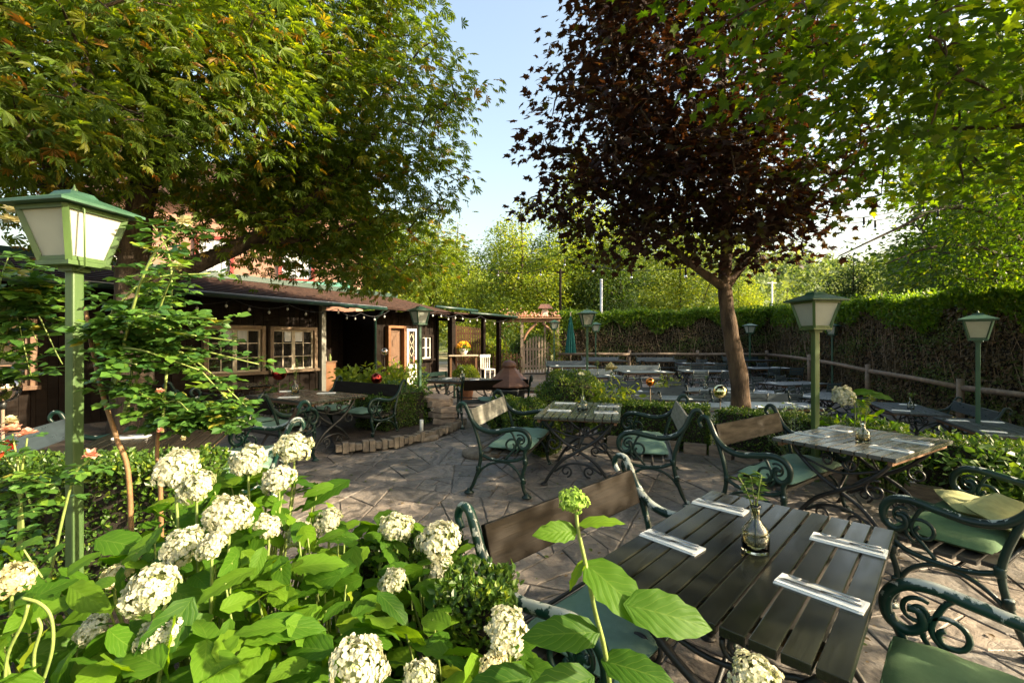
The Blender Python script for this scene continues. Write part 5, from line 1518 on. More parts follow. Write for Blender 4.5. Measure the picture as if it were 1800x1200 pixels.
# purple leaved maple in the middle
MX, MY = at(1298, 7.3), 7.3
mz = gf(MX, MY)
def purp_tint(P, idx, n):
    c = NP.random(n)
    low = np.clip((4.6 - P[:, 2]) / 2, 0, 1)
    g = NP.random(len(P)) < .05 + .30 * low * (c[idx] > .5)
    return np.where(g, NP.uniform(.74, .93, len(P)), NP.uniform(0, .68, len(P)))
big_tree('purple_maple', 'dark purple leaved maple with a brown trunk rising in the lower garden', (MX, MY, mz),
    [([(MX + .05, MY, mz), (MX + .02, MY, .9), (MX - .12, MY, 1.7), (MX - .22, MY, 2.5), (MX - .18, MY, 3.4), (MX - .20, MY + .1, 5.0), (MX - .3, MY, 7.5), (MX - .35, MY, 9.3)], .165, .04),
     ([(MX - .2, MY, 2.45), (MX - .7, MY - .1, 2.75), (MX - 1.3, MY - .2, 3.2), (MX - 2.2, MY - .3, 3.8)], .085, .02),
     ([(MX - .2, MY, 2.5), (MX + .2, MY, 3.0), (MX + .7, MY, 3.7), (MX + 1.1, MY, 4.6)], .09, .03),
     ([(MX - .2, MY, 3.3), (MX - .9, MY - .1, 4.2), (MX - 1.7, MY - .2, 4.9), (MX - 2.4, MY - .3, 5.3)], .08, .02),
     ([(MX - .2, MY, 4.2), (MX + .5, MY - .3, 5.4), (MX + 1.0, MY - .3, 6.6)], .07, .03)],
    [((2.9, 7.2, 6.3), (2.1, 1.9, 2.5)), ((1.65, 6.8, 4.5), (1.25, 1.1, .85), 1.2), ((.95, 6.7, 3.72), (.85, .8, .42), 1.4), ((.95, 6.6, 5.2), (.5, .5, .4), 1.3),
     ((3.0, 7, 3.75), (1.6, 1.4, .80), 1.1), ((4.25, 7.2, 4.2), (1.05, 1.0, 1.1), 1.1), ((1.9, 7, 3.2), (.9, .8, .45), 1.0), ((3.9, 7.2, 3.0), (.7, .7, .4), 1.2), ((1.7, 6.8, 6.6), (.7, .8, .8)), ((3.0, 7.0, 9.0), (1.6, 1.5, 1.1), .8)],
    13.5, 19, .23, .122, T_MAPLE, 'leaf_purple', 'bark_warm', purp_tint, 800, .5, flat=.36)

# bright maple overhead at the right
big_tree('green_maple', 'bright green maple hanging over the garden from the upper right', (7.7, 2.6, -.3),
    [([(7.7, 2.6, -.3), (7.65, 2.6, 1.5), (7.5, 2.7, 3.0), (7.2, 2.8, 4.6), (7.0, 3.0, 6.4)], .24, .08),
     ([(7.5, 2.7, 3.2), (6.6, 3.2, 3.9), (5.4, 3.7, 4.4), (4.0, 4.0, 4.75), (2.6, 4.1, 4.9)], .11, .02),
     ([(7.5, 2.7, 3.3), (6.8, 3.8, 3.6), (6.0, 4.8, 3.9), (5.0, 5.6, 4.2)], .09, .02),
     ([(7.3, 2.8, 4.2), (6.4, 2.2, 4.9), (5.2, 1.8, 5.4)], .09, .02),
     ([(7.1, 2.9, 5.4), (5.2, 2.0, 6.7), (3.0, .8, 7.4), (.5, .3, 7.8), (-1.5, .2, 7.9)], .10, .02)],
    [((4.7, 4.3, 5.1), (2.3, 1.6, 1.25)), ((2.95, 4.1, 4.45), (1.25, .9, .70), 1.3), ((4.95, 5.4, 4.05), (1.9, 1.3, .75), 1.2), ((2.3, 4.1, 5.1), (.9, .8, .5)),
     ((6.8, 1.0, 3.6), (1.8, 1.4, .75), 1.6), ((8.0, 4.6, 3.55), (1.7, 1.5, .55), 1.3), ((6.7, 3.1, 3.2), (1.6, 1.3, .55), 1.5), ((8.4, 3.4, 6.6), (2.4, 2.4, 1.2), .6), ((3.2, .2, 7.6), (3.6, 3.4, .9), .8), ((-1.2, -.4, 7.9), (2.6, 2.8, .8), .8), ((3.7, 4.2, 3.85), (1.0, .8, .38), 1.2), ((6.3, 4.6, 3.75), (1.2, 1.2, .5), 1.2)],  # several lobes lie out of view, added to shade terrace and hold back skylight
    17, 11, .24, .115, T_MAPLE, 'leaf_maple', 'bark_warm', tint_rand(.45, .2, .15), 600, .35,
    keep=lambda C: ((C[:, 1] > np.where((C[:, 2] > 4.0) & (C[:, 0] > 3.5), 1.3, -.6)) | (C[:, 2] > 6.4)) & (C[:, 2] > 2.6) & (C[:, 2] > 1.9 + .80 * C[:, 1] * (C[:, 0] < 1.4) - 4 * (C[:, 0] >= 1.4)))  # crown cleared here so that sun reaches the hydrangeas
# tree beyond the right hedge with long arching boughs
big_tree('hornbeam_tree', 'dark green tree arching its boughs over the right hand hedge', (12.3, 10.6, -.2),
    [([(12.3, 10.6, -.2), (12.2, 10.6, 2.0), (12.0, 10.5, 4.2), (11.7, 10.5, 7.0)], .24, .08),
     ([(12.1, 10.5, 3.4), (10.8, 10.2, 4.4), (9.4, 9.9, 4.5), (8.2, 9.7, 4.0), (6.9, 9.6, 3.4)], .09, .012),
     ([(12.1, 10.5, 3.0), (10.8, 10.4, 3.7), (9.4, 10.2, 3.7), (8.2, 10.0, 3.3)], .08, .012),
     ([(12, 10.5, 4.2), (10.6, 9.9, 5.5), (9.2, 9.5, 5.9)], .08, .015),
     ([(12.2, 10.6, 3.2), (12.8, 8.6, 5.2), (13.4, 6.4, 6.8), (13.8, 3.6, 7.4)], .12, .03)],
    [((10.4, 9.7, 4.9), (1.8, 1.5, 1.25)), ((9.4, 9.6, 3.9), (1.2, .9, .55), 1.2), ((7.4, 9.6, 3.5), (.7, .5, .28), 1.3), ((10.4, 10, 3.8), (1.8, 1.5, 1.1)), ((11.4, 10.2, 6), (2.4, 2, 2)), ((13.6, 6.8, 8.2), (2.4, 2.4, 3.0), .55), ((13.8, 3.0, 7.0), (2.4, 2.2, 2.4), .5), ((13.2, 9.2, 9.2), (2.4, 2.2, 2.4), .45), ((9.9, 9.8, 6.3), (1.9, 1.6, 1.1)), ((11.2, 9.2, 3.4), (1.6, 1.5, 1.0)), ((9.3, 8.3, 3.7), (1.3, 1.2, .8), 1.2), ((9.4, 7.2, 4.3), (1.4, 1.2, .8), 1.1), ((9.6, 9.8, 3.25), (1.2, .9, .45))],  # out of view lobes at far right, with their limb, added for shade
    13, 12, .28, .095, T_OVAL, 'leaf_maple', 'bark', tint_rand(.35, .2, .15), 500, .35)

# trees beyond the gate and hedges: a few real ones, then copies
def far_tree(name, leaf, H, lobes, seed, lsize, n, trunk=.18, lab=None, cat='tree'):
    root = thing(name, (0, 0, -80), 0, lab, cat)
    rr = random.Random(seed)
    mb = MB()
    q = catmull([(0, 0, 0), (rr.uniform(-.2, .2), 0, H * .3), (rr.uniform(-.3, .3), 0, H * .65), (0, 0, H * .97)], 5)
    mb.tube(q, [trunk * (1 - .85 * i / (len(q) - 1)) for i in range(len(q))], 8)
    C, O = lobes_points(lobes, 1.0, .8)
    k = max(20, n // 14); C = C[NP.permutation(len(C))[:k]] if len(C) > k else C
    sel = C[NP.permutation(len(C))[:60]]
    grow(mb, [tuple(v) for v in q[5:]], sel, lambda L: min(.07, .02 + .02 * L))
    mb.build('trunk', M['bark'], root)
    C, O = lobes_points(lobes, max(.1, n / 14 / sum(4.19 * l[1][0] * l[1][1] * l[1][2] for l in lobes)), .8)
    P, fw, up, sz, idx = clusters(C, O, 14, lsize * 1.9, lsize, flat=.6, droop=.3, upj=.5)
    leaf_cloud('crown', P, fw, up, sz, T_OVAL, M[leaf], np.clip(.5 + NP.normal(size=len(C))[idx] * .18 + NP.normal(size=len(P)) * .2, 0, 1), root)
    return root
def rl(seed, H, w, k=9, z0=.25):
    rr = random.Random(seed); out = []
    for i in range(k):
        t = (i + .5) / k
        z = H * (z0 + (1 - z0) * t * .93); wd = w * math.sin(PI * (.25 + .68 * t)) ** .9
        a = rr.uniform(0, 6.28); o = wd * .42
        out.append(((o * math.cos(a), o * math.sin(a), z), (wd * rr.uniform(.5, .75), wd * rr.uniform(.5, .75), H * rr.uniform(.07, .13))))
    return out
fA = far_tree('lime_tree', 'leaf_bright', 12, rl(1, 12, 3.4, 10, .15), 1, .19, 15000)
fB = far_tree('ash_tree', 'leaf_bright', 12, rl(2, 12, 4.0, 11, .2), 2, .20, 15000)
fC = far_tree('beech_tree', 'leaf_dark', 12, rl(3, 12, 3.6, 10, .12), 3, .21, 14000)
fD = far_tree('birch_tree', 'leaf_bright', 12, rl(5, 12, 2.2, 10, .1), 4, .17, 8000)
FT = 'trees beyond the garden gate and hedges'
for proto, px, Y, top, label, k in (
    (fA, 915, 30, 345, 'yellow green tree in the middle, straight behind the gate', 1.0),
    (fB, 760, 31, 372, 'sunlit yellow green tree above the pergola', 1.0),
    (fD, 838, 34, 470, 'slim young tree in the gap left of the middle one', 1.0),
    (fB, 660, 29, 375, 'sunlit tree rising behind the hut roof', 1.05),
    (fA, 1010, 33, 255, 'tall sunlit tree half hidden by the purple maple', 1.0),
    (fC, 965, 38, 380, 'darker tree between the middle tree and the maple', 1.0),
    (fC, 1090, 30, 400, 'shady tree behind the back hedge under the purple crown', 1.0),
    (fB, 1190, 34, 380, 'sunlit tree seen through the lower purple branches', 1.0),
    (fA, 1300, 40, 470, 'low sunlit tree behind the maple trunk', 1.1),
    (fD, 1385, 34, 500, 'slim sunlit young tree behind the back hedge at right', 1.2),
    (fC, 1500, 26, 440, 'dark bushy tree above the hedge corner', .9),
    (fB, 1590, 27, 430, 'green tree above the right hand hedge', 1.0),
    (fC, 1720, 22, 60, 'very tall dark tree behind the right hand hedge at the edge', 1.0),  # heightened to throw shade; the next three trees are added for it
    (fC, 1765, 18.5, 90, 'tall dark tree added for shade behind the right hand hedge, left of the tallest', .9),
    (fB, 1775, 27, 20, 'tall leafy tree added for shade far behind the right hand hedge', .9),
    (fC, 1790, 15.5, 30, 'tall dark tree added for shade behind the hedge, cut by the right edge', .9),
    (fC, 560, 26, 330, 'dark tree behind the pink house', 1.0),
    (fC, 700, 45, 380, 'dark tree further back above the pergola', 1.2),
    (fC, 880, 52, 395, 'dark far tree in the gap of sky', 1.1),
    (fD, 805, 48, 385, 'slim far tree at the edge of the sky gap', 1.3)):
    x = at(px, Y); H = zz(top, Y) - .0
    o = put(proto, (x, Y, -.05), RND.uniform(0, 6.28), label, FT, scale=(H / 12 * .82 * k + .15, H / 12 * .82 * k + .15, H / 12))
    o['category'] = 'tree'
# shrubs just behind the gate
for px, Y, r, lb, mt in ((930, 25, 1.0, 'dark round bush in the yard behind the gate', 'leaf_dark'), (865, 24.5, .9, 'yellow green bush behind the creeper by the gate', 'leaf_bright'), (1490, 24, 1.7, 'bushy shrub showing above the hedge corner', 'leaf_shrub'), (1560, 17.5, 1.35, 'leafy shrub showing above the right hand hedge', 'leaf_shrub'),
                         (835, 27, 1.1, 'sunlit bush behind the high slat fence', 'leaf_bright')):
    ball_bush((at(px, Y), Y, -.05 if r < 1.3 else .6), r, lb, 3200, .13, mt, 1.0, 'garden_bush', None, 'bush')

# wooded hillside
def hill_h(X, Y):
    a = 34 * S((Y - 60) / 110) * (.75 + .25 * np.sin(X * .025 + 1)) * (.55 + .45 * S((abs(X + 12) - 6) / 60))
    return a - .5
o = sheet('hill', -150, 190, 45, 250, 5, hill_h, M['hill']); tag(o, kind='structure')
n = 620
fx_ = NP.uniform(-120, 170, n); fy_ = 58 + NP.random(n) ** 1.2 * 115
fz_ = hill_h(fx_, fy_)
Pl = []; Ol = []
for x, y, z in zip(fx_, fy_, fz_):
    H = NP.uniform(7, 13); w = NP.uniform(2.2, 4.2); k = 150 if y < 110 else 60
    d = rand_unit(k); t = (d[:, 2] + 1) / 2
    Pl.append(A(x, y, z + H * .55) + d * A(w, w, H * .45) * NP.uniform(.75, 1.0, (k, 1))); Ol.append(d)
Pl = np.concatenate(Pl); Ol = np.concatenate(Ol)
tree_t = np.repeat(NP.random(n), np.where(fy_ < 110, 150, 60))
o = leaf_cloud('forest', Pl, Ol * .6 + NP.normal(size=Pl.shape) * .6, Ol + NP.normal(size=Pl.shape) * .5, NP.uniform(.6, 1.2, len(Pl)) * np.where(Pl[:, 1] < 110, 1.0, 1.7), T_OVAL, M['leaf_hazed'], np.clip(tree_t * .7 + NP.normal(0, .15, len(Pl)) + .15, 0, 1))
tag(o, 'sunlit wood with haze in its leaf colour covering the hillside behind the garden', 'forest', None, 'stuff')

# ================================================================ shrubs, roses, hydrangeas
def leafy_shrub(name, c, rad, h, n, size, mt, label, T=T_OVAL, stems=9, cat='shrub', group=None, blooms=None, aspect=None):
    root = thing(name, c, 0, label, cat, group)
    mb = MB(); Ps = []; Os = []
    for i in range(stems):
        a = RND.uniform(0, 6.28); k = RND.random() ** .5
        tip = Vector((math.cos(a) * rad * k, math.sin(a) * rad * k, h * RND.uniform(.7, 1.0) * (1 - .25 * k)))
        q = catmull([(tip.x * .15, tip.y * .15, 0), (tip.x * .35, tip.y * .35, tip.z * .45), (tip.x * .8, tip.y * .8, tip.z * .8), tuple(tip)], 5)
        mb.tube(q, [.008 * (1 - .6 * j / (len(q) - 1)) for j in range(len(q))], 5, cap=False)
        for j in range(3, len(q)): Ps.append(tuple(q[j])); Os.append(((q[j].x) / rad, (q[j].y) / rad, .3))
    mb.build('stems', M['stem_green'], root)
    Ps, Os = np.array(Ps), np.array(Os)
    idx = NP.integers(0, len(Ps), n)
    P = Ps[idx] + NP.normal(size=(n, 3)) * size * .8
    fw = Os[idx] + NP.normal(size=(n, 3)) * .7 + A(0, 0, -.1)
    leaf_cloud('foliage', P, fw, A(0, 0, 1) + NP.normal(size=(n, 3)) * .4, size * NP.uniform(.5, 1.25, n), T, M[mt], np.clip(NP.normal(.5, .25, n), 0, 1), root, aspect=None if aspect is None else np.full(n, aspect))
    return root
T_BR = T_BROAD2
for px, Y, rad, h, n, size, mt, lb in (
    (655, 9.9, .85, 1.12, 1500, .13, 'leaf_bright', 'pale green hydrangea shrub in the bed before the hut'),
    (700, 9.0, .55, .80, 900, .08, 'leaf_shrub', 'small leaved shrub below the lantern in the bed'),
    (625, 8.9, .6, .55, 800, .07, 'leaf_shrub', 'low ground shrub at the left end of the bed'),
    (505, 9.2, .5, .75, 500, .10, 'leaf_shrub', 'dark pot shrub under the right hut window'),
    (1078, 6.9, .42, .98, 420, .11, 'leaf_bright', 'bright green leafy plant holding up the cream rose'),
    (1245, 7.1, .40, .90, 600, .035, 'leaf_grey', 'grey green lavender bush left of the maple trunk'),
    (1395, 5.3, .38, .80, 700, .032, 'leaf_grey', 'grey green lavender bush beside the moss green post'),
    (1340, 6.3, .45, .72, 380, .09, 'leaf_shrub', 'leafy plant at the foot of the maple trunk'),
    (1490, 5.2, .42, .86, 300, .13, 'leaf_hydrangea', 'hydrangea plant behind the pale table'),
    (1560, 4.6, .5, .70, 800, .06, 'leaf_shrub', 'low leafy shrub behind the pale table'),
    (1735, 4.4, .6, .72, 900, .07, 'leaf_shrub', 'spreading shrub at the right edge behind the table'),
    (1640, 4.9, .5, .60, 700, .07, 'leaf_shrub', 'low shrub between pale table and dark bench'),
    (1790, 3.9, .5, .80, 600, .08, 'leaf_shrub', 'leafy shrub cut by the right edge of the photo'),
    (1170, 7.3, .4, .70, 400, .06, 'leaf_shrub', 'small plant beside the orange glass ball'),
    (1120, 7.2, .45, .62, 400, .08, 'leaf_shrub', 'low plant behind the low box hedge'),
    (1110, 8.0, .45, .75, 600, .08, 'leaf_shrub', 'leafy plant left of the orange glass ball, behind the low hedge'),
    (1205, 7.7, .42, .80, 600, .07, 'leaf_shrub', 'leafy plant between the orange and the gilded glass balls'),
    (1340, 7.9, .45, .85, 600, .08, 'leaf_shrub', 'leafy plant right of the maple trunk in the lower garden'),
    (1300, 9.9, .35, .85, 400, .08, 'leaf_shrub', 'small plant behind the maple trunk among the tables'),
    (1175, 12.4, .35, .95, 400, .09, 'leaf_bright', 'pale green plant standing among the far blue grey tables'),
    (1415, 8.3, .5, .95, 700, .07, 'leaf_grey', 'tall grey green shrub left of the moss green lantern post'),
    (720, 11.0, .5, .9, 500, .10, 'leaf_shrub', 'dark plant left of the green bench'),
    (705, 12.0, .6, 1.3, 420, .12, 'leaf_bright', 'bright plant beside the hut door')):
    x = at(px, Y)
    leafy_shrub('garden_shrub', (x, Y, gf(x, Y)), rad, h, n, size, mt, lb, T_BR if size >= .10 else T_OVAL, 14)

def rose_bloom(c, r, mt, name='rose_bloom', parent=None, n=34):
    d = rand_unit(n); d[:, 2] = d[:, 2] * .5 + .35; d = nrmz(d)
    P = A(*c) + d * r * .25 * NP.random((n, 1))
    fw = d + NP.normal(size=P.shape) * .15
    return leaf_cloud(name, P, fw, -d + A(0, 0, 1.2), r * NP.uniform(.7, 1.05, n), T_OVAL, M[mt], NP.random(n), parent, aspect=np.full(n, 1.5))

def rose_bush(name, base, trunk, canes, label, nleaf, lsz, blooms, seed, leafy=(.15, 1.0)):
    rr = random.Random(seed); root = thing(name, base, 0, label, 'rose')
    b0 = Vector(base); mb = MB(); Ps = []; Ds = []
    if trunk:
        q = catmull(trunk, 6); mb.tube([v - b0 for v in q], [.012 - .004 * i / len(q) for i in range(len(q))], 8)
        mb.build('trunk', M['stem_brown'], root); mb = MB()
    for pts in canes:
        q = catmull(pts, 7); k = len(q)
        mb.tube([v - b0 for v in q], [.0075 * (1 - .65 * i / k) for i in range(k)], 6)
        for i in range(int(k * leafy[0]), k): Ps.append(q[i] - b0); Ds.append((q[min(i + 1, k - 1)] - q[max(i - 1, 0)]).normalized())
    mb.build('canes', M['stem_green'], root)
    P = []; F = []; U = []; Z = []; T_ = []
    for _ in range(nleaf):                       # each rose leaf: five or seven leaflets on one stalk
        i = rr.randrange(len(Ps)); a = rr.uniform(0, 2 * PI)
        ax = Vector((math.cos(a), math.sin(a), rr.uniform(-.35, .45))).normalized()
        sd = ax.cross(Vector((0, 0, 1))).normalized(); up = Vector((rr.uniform(-.4, .4), rr.uniform(-.4, .4), 1))
        s = lsz * rr.uniform(.7, 1.25); t = min(1, max(0, rr.gauss(.45, .25)))
        for k, (al, sg) in enumerate(((1.0, 0), (.95, 1), (.95, -1), (.45, 1), (.45, -1))):
            p = Ps[i] + ax * (s * 1.6 * al + .02) - Vector((0, 0, .15 * s * al * al))
            d = ax * (1 if sg == 0 else .35) + sd * sg
            P.append(tuple(p)); F.append((d.x, d.y, d.z + rr.uniform(-.45, .35))); U.append((up.x + rr.uniform(-.5, .5), up.y - .25 + rr.uniform(-.5, .5), 1)); Z.append(s * (1.1 if sg == 0 else .95)); T_.append(t + rr.uniform(-.08, .08))
    leaf_cloud('foliage', A(*P), A(*F), A(*U), np.array(Z), T_OVAL, M['leaf_rose'], np.clip(T_, 0, 1), root, aspect=np.full(len(P), 1.25))
    for c, r, mt in blooms: rose_bloom(Vector(c) - b0, r, mt, 'rose_bloom', root)
    return root
def wp_(px, py, Y): return (at(px, Y), Y, zz(py, Y))
b0 = (at(232, 2.15), 2.15, .0)
canes = []
for tx, ty, Y in ((262, 385, 2.65), (330, 392, 2.0), (312, 462, 2.0), (285, 440, 2.6), (420, 600, 2.2), (455, 640, 2.35), (380, 560, 2.0), (300, 520, 2.3), (350, 650, 2.1), (400, 700, 2.2), (330, 720, 2.0), (440, 720, 2.3), (240, 640, 1.95), (280, 600, 2.2), (265, 500, 2.3), (260, 700, 2.1), (290, 560, 1.9), (370, 480, 2.3), (310, 640, 2.25), (235, 570, 2.0), (345, 590, 1.95)):
    sx, sy = RND.choice(((175, 620), (195, 700), (165, 590), (215, 745), (285, 760)))
    a = wp_(sx, sy, 2.15); c = wp_(tx, ty, Y)
    m_ = ((a[0] + c[0]) / 2 + RND.uniform(-.05, .05), (a[1] + c[1]) / 2 + RND.uniform(-.1, .1), max(a[2], c[2]) * .35 + (a[2] + c[2]) * .33 + .03)
    canes.append([a, m_, c])
rose_bush('rose_bush', b0, [b0, wp_(228, 860, 2.15), wp_(205, 770, 2.15), wp_(180, 690, 2.15), wp_(160, 600, 2.15), wp_(150, 540, 2.15)], canes,
          'tall standard rose with white blooms and an orange brown stem beside the big lantern', 620, .042,
          [(wp_(324, 391, 2.0), .034, 'petal_cream'), (wp_(311, 470, 2.0), .032, 'petal_cream'), (wp_(281, 688, 2.1), .02, 'petal_pink'), (wp_(322, 771, 2.1), .014, 'petal_cream'), (wp_(282, 757, 2.1), .016, 'petal_pink')], 3)
b1_ = (at(286, 2.3), 2.3, 0)
rose_bush('rose_bush', b1_, [b1_, wp_(282, 860, 2.3), wp_(276, 800, 2.3), wp_(280, 740, 2.3)], [[wp_(280, 750, 2.3), wp_(300 + dx * .5, 730, 2.3), wp_(300 + dx, 700 + dy, 2.3)] for dx, dy in ((-30, 20), (20, 0), (60, 30), (100, 10), (130, 40), (40, 50), (90, 60))],
          'lower rose with straight brown stems in front of the half hidden table', 260, .042, [], 5)
b2_ = (at(-40, 2.75), 2.75, 0)
rose_bush('rose_bush', b2_, [b2_, wp_(-30, 900, 2.75), wp_(-20, 700, 2.75)], [[wp_(-25, 720, 2.75), wp_(-10 + dx * .4, 520, 2.7), wp_(dx, dy, 2.75)] for dx, dy in ((60, 470), (95, 560), (110, 640), (40, 520), (10, 590), (70, 610), (120, 500), (15, 450), (55, 660), (85, 545))],
          'climbing rose at the left edge with a cream bloom beside the lantern', 240, .066, [(wp_(28, 372, 2.7), .062, 'petal_cream'), (wp_(18, 388, 2.7), .052, 'petal_cream')], 7)
b3_ = (at(40, 1.85), 1.85, .1)
rose_bush('rose_bush', b3_, None, [[b3_, wp_(36, 880, 1.85), wp_(dx, dy, 1.85)] for dx, dy in ((22, 762), (48, 770), (8, 800), (70, 830), (95, 850), (20, 860), (60, 900), (-20, 850))] + [[b3_, wp_(120, 870, 1.9), wp_(158, 805, 1.9)]],
          'low rose bush with pink and red blooms at the left edge', 80, .042, [(wp_(20, 756, 1.85), .036, 'petal_pink'), (wp_(48, 763, 1.85), .034, 'petal_pink'), (wp_(8, 790, 1.85), .038, 'petal_red'), (wp_(160, 800, 1.9), .030, 'petal_pink'), (wp_(18, 742, 1.85), .03, 'petal_cream')], 9, (.35, 1))
# the cream rose and white head above the hedges
o = rose_bush('rose_bush', (at(1075, 6.9), 6.9, gf(1.5, 6.9)), None, [[(at(1075, 6.9), 6.9, gf(1.5, 6.9)), wp_(1078, 700, 6.9), wp_(1073, 655, 6.9)]], 'single cream rose held above the bright green plant', 8, .05, [(wp_(1073, 650, 6.9), .115, 'petal_cream')], 12)

# ---- hydrangeas in the foreground
def flower_head(mt, parent, c, r, nrm, seed, n=130, name='flower_head', flat=.66):
    """a domed head of four petalled florets"""
    rr = np.random.default_rng(seed)
    nrm = Vector(nrm).normalized()
    t = nrm.orthogonal().normalized(); b = nrm.cross(t)
    B = np.array([tuple(t), tuple(b), tuple(nrm)])
    n = int(n * 2.7); d = nrmz(rr.normal(size=(n * 2, 3))); d = d[d[:, 2] > -.45][:n]; n = len(d)
    flat = flat * rr.uniform(.72, 1.12); lump = 1 + .20 * np.sin(d[:, 0] * 5 + seed) * np.sin(d[:, 1] * 5 + seed * 2) + rr.normal(0, .05, n)
    loc = d * lump[:, None] * r * A(1, 1, flat)
    k = 4
    ang = rr.uniform(0, 6.28, n)
    nn = nrmz(d + rr.normal(size=d.shape) * .35)
    ref = nrmz(np.cross(nn, A(.3, .5, .8)[None] + 0 * nn)); ref2 = np.cross(nn, ref)
    P = []; F = []; U = []; tin = []
    base_t = np.clip(rr.random(n) * .75 + rr.uniform(-.15, .3), 0, 1)
    for q in range(k):
        a = ang + q * PI / 2
        f = ref * np.cos(a)[:, None] + ref2 * np.sin(a)[:, None]
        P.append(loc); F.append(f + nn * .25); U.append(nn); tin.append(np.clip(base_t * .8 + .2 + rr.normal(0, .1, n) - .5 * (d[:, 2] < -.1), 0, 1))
    P = np.concatenate(P) @ B; F = np.concatenate(F) @ B; U = np.concatenate(U) @ B
    T = (A((0, 0, 0), (.34, .22, .05), (.50, .58, .04), (.30, .92, -.03), (0, 1.0, -.06), (-.30, .92, -.03), (-.50, .58, .04), (-.34, .22, .05)), np.array([[0, 1, 2, 3, 4, 5, 6, 7]]))
    core = rr.normal(size=(90, 3)); core = nrmz(core)
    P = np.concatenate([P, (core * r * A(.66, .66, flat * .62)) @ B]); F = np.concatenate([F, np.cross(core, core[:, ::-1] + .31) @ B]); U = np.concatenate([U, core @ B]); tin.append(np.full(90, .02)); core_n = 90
    return leaf_cloud(name, P + A(*c) - F / np.linalg.norm(F, axis=1, keepdims=True) * (np.arange(len(P)) >= len(P) - core_n)[:, None] * r * .2, F, U, np.where(np.arange(len(P)) >= len(P) - core_n, r * .5, r * .125) * rr.uniform(.8, 1.2, len(P)), T, M[mt], np.concatenate(tin), parent)

HEADS = [  # px, py, radius px, depth, material
    (310, 822, 42, 1.62, 'w'), (346, 858, 36, 1.56, 'w'), (437, 808, 34, 1.85, 'w'), (516, 787, 33, 1.95, 'w'), (490, 842, 31, 1.80, 'w'), (402, 905, 44, 1.56, 'w'), (372, 958, 30, 1.36, 'w'),
    (318, 962, 40, 1.42, 'w'), (265, 1036, 52, 1.16, 'w'), (160, 1106, 29, 1.18, 'w'), (279, 1113, 40, 1.10, 'w'), (22, 1018, 36, 1.25, 'c'), (578, 915, 29, 1.80, 'w'), (526, 938, 26, 1.75, 'w'),
    (697, 925, 34, 1.85, 'w'), (772, 948, 42, 1.75, 'w'), (770, 1000, 30, 1.7, 'w'), (630, 1168, 56, 1.08, 'w'), (738, 1190, 36, 1.12, 'w'), (892, 1108, 44, 1.18, 'w'), (868, 1172, 30, 1.12, 'c'), (690, 1022, 28, 1.55, 'w'),
    (1330, 1192, 38, 1.12, 'w'), (206, 1008, 28, 1.45, 'c'), (470, 925, 26, 1.62, 'w')]
PLANTS = [((-1.05, 1.55), 'hydrangea bush at far left of the white flowers, its heads half shaded'), ((-1.02, 1.85), 'hydrangea bush with the tall cluster of white heads beside the rose'), ((-.62, 1.55), 'hydrangea bush in the centre of the flower bed with broad sunlit leaves'),
          ((-.22, 1.55), 'hydrangea bush next to the nearest bench, two white heads on top'), ((-.55, 1.12), 'hydrangea bush at the bottom edge with a large pale head'), ((-1.15, 1.15), 'hydrangea bush in the lower left corner with yellow stalks')]
centers = np.array([p[0] for p in PLANTS])
soil = MB(); soil._add([(-4, .2, .02), (.28, .2, .02), (.12, 1.3, .02), (.02, 2.0, .02), (-.9, 2.35, .02), (-1.5, 2.75, .02), (-4, 2.9, .02)], [(0, 1, 2, 3, 4, 5, 6)])
o = soil.build('flower_bed', M['soil']); tag(o, kind='structure')

HC = np.array([(at(h[0], h[3]), h[3], zz(h[1], h[3]) - h[2] / 800 * h[3] * .9) for h in HEADS if h[0] < 1200])
def surf(x, y):
    d2 = (x[:, None] - HC[None, :, 0]) ** 2 + (y[:, None] - HC[None, :, 1]) ** 2 + .02
    w_ = d2 ** -1.5
    return (w_ * HC[None, :, 2]).sum(1) / w_.sum(1)
N_ = 1600
X_ = NP.uniform(-1.75, .26, N_ * 4); Y_ = NP.uniform(.62, 2.25, N_ * 4)
depth = NP.random(N_ * 4) ** 1.5 * .55
Z_ = surf(X_, Y_) + .022 - depth
ok = (Z_ > .22) & (Y_ < 2.05 - .25 * np.clip(X_ + .6, 0, 1)) & ((X_ < -.12) | (Y_ < 1.32)) & ((X_ > -1.38) | (Y_ < 1.5)) & ((X_ < .10) | (Y_ < 1.0))
X_, Y_, Z_, depth = X_[ok][:N_], Y_[ok][:N_], Z_[ok][:N_], depth[ok][:N_]
roots = []
own = np.argmin((X_[:, None] - centers[None, :, 0]) ** 2 + (Y_[:, None] - centers[None, :, 1]) ** 2, axis=1)
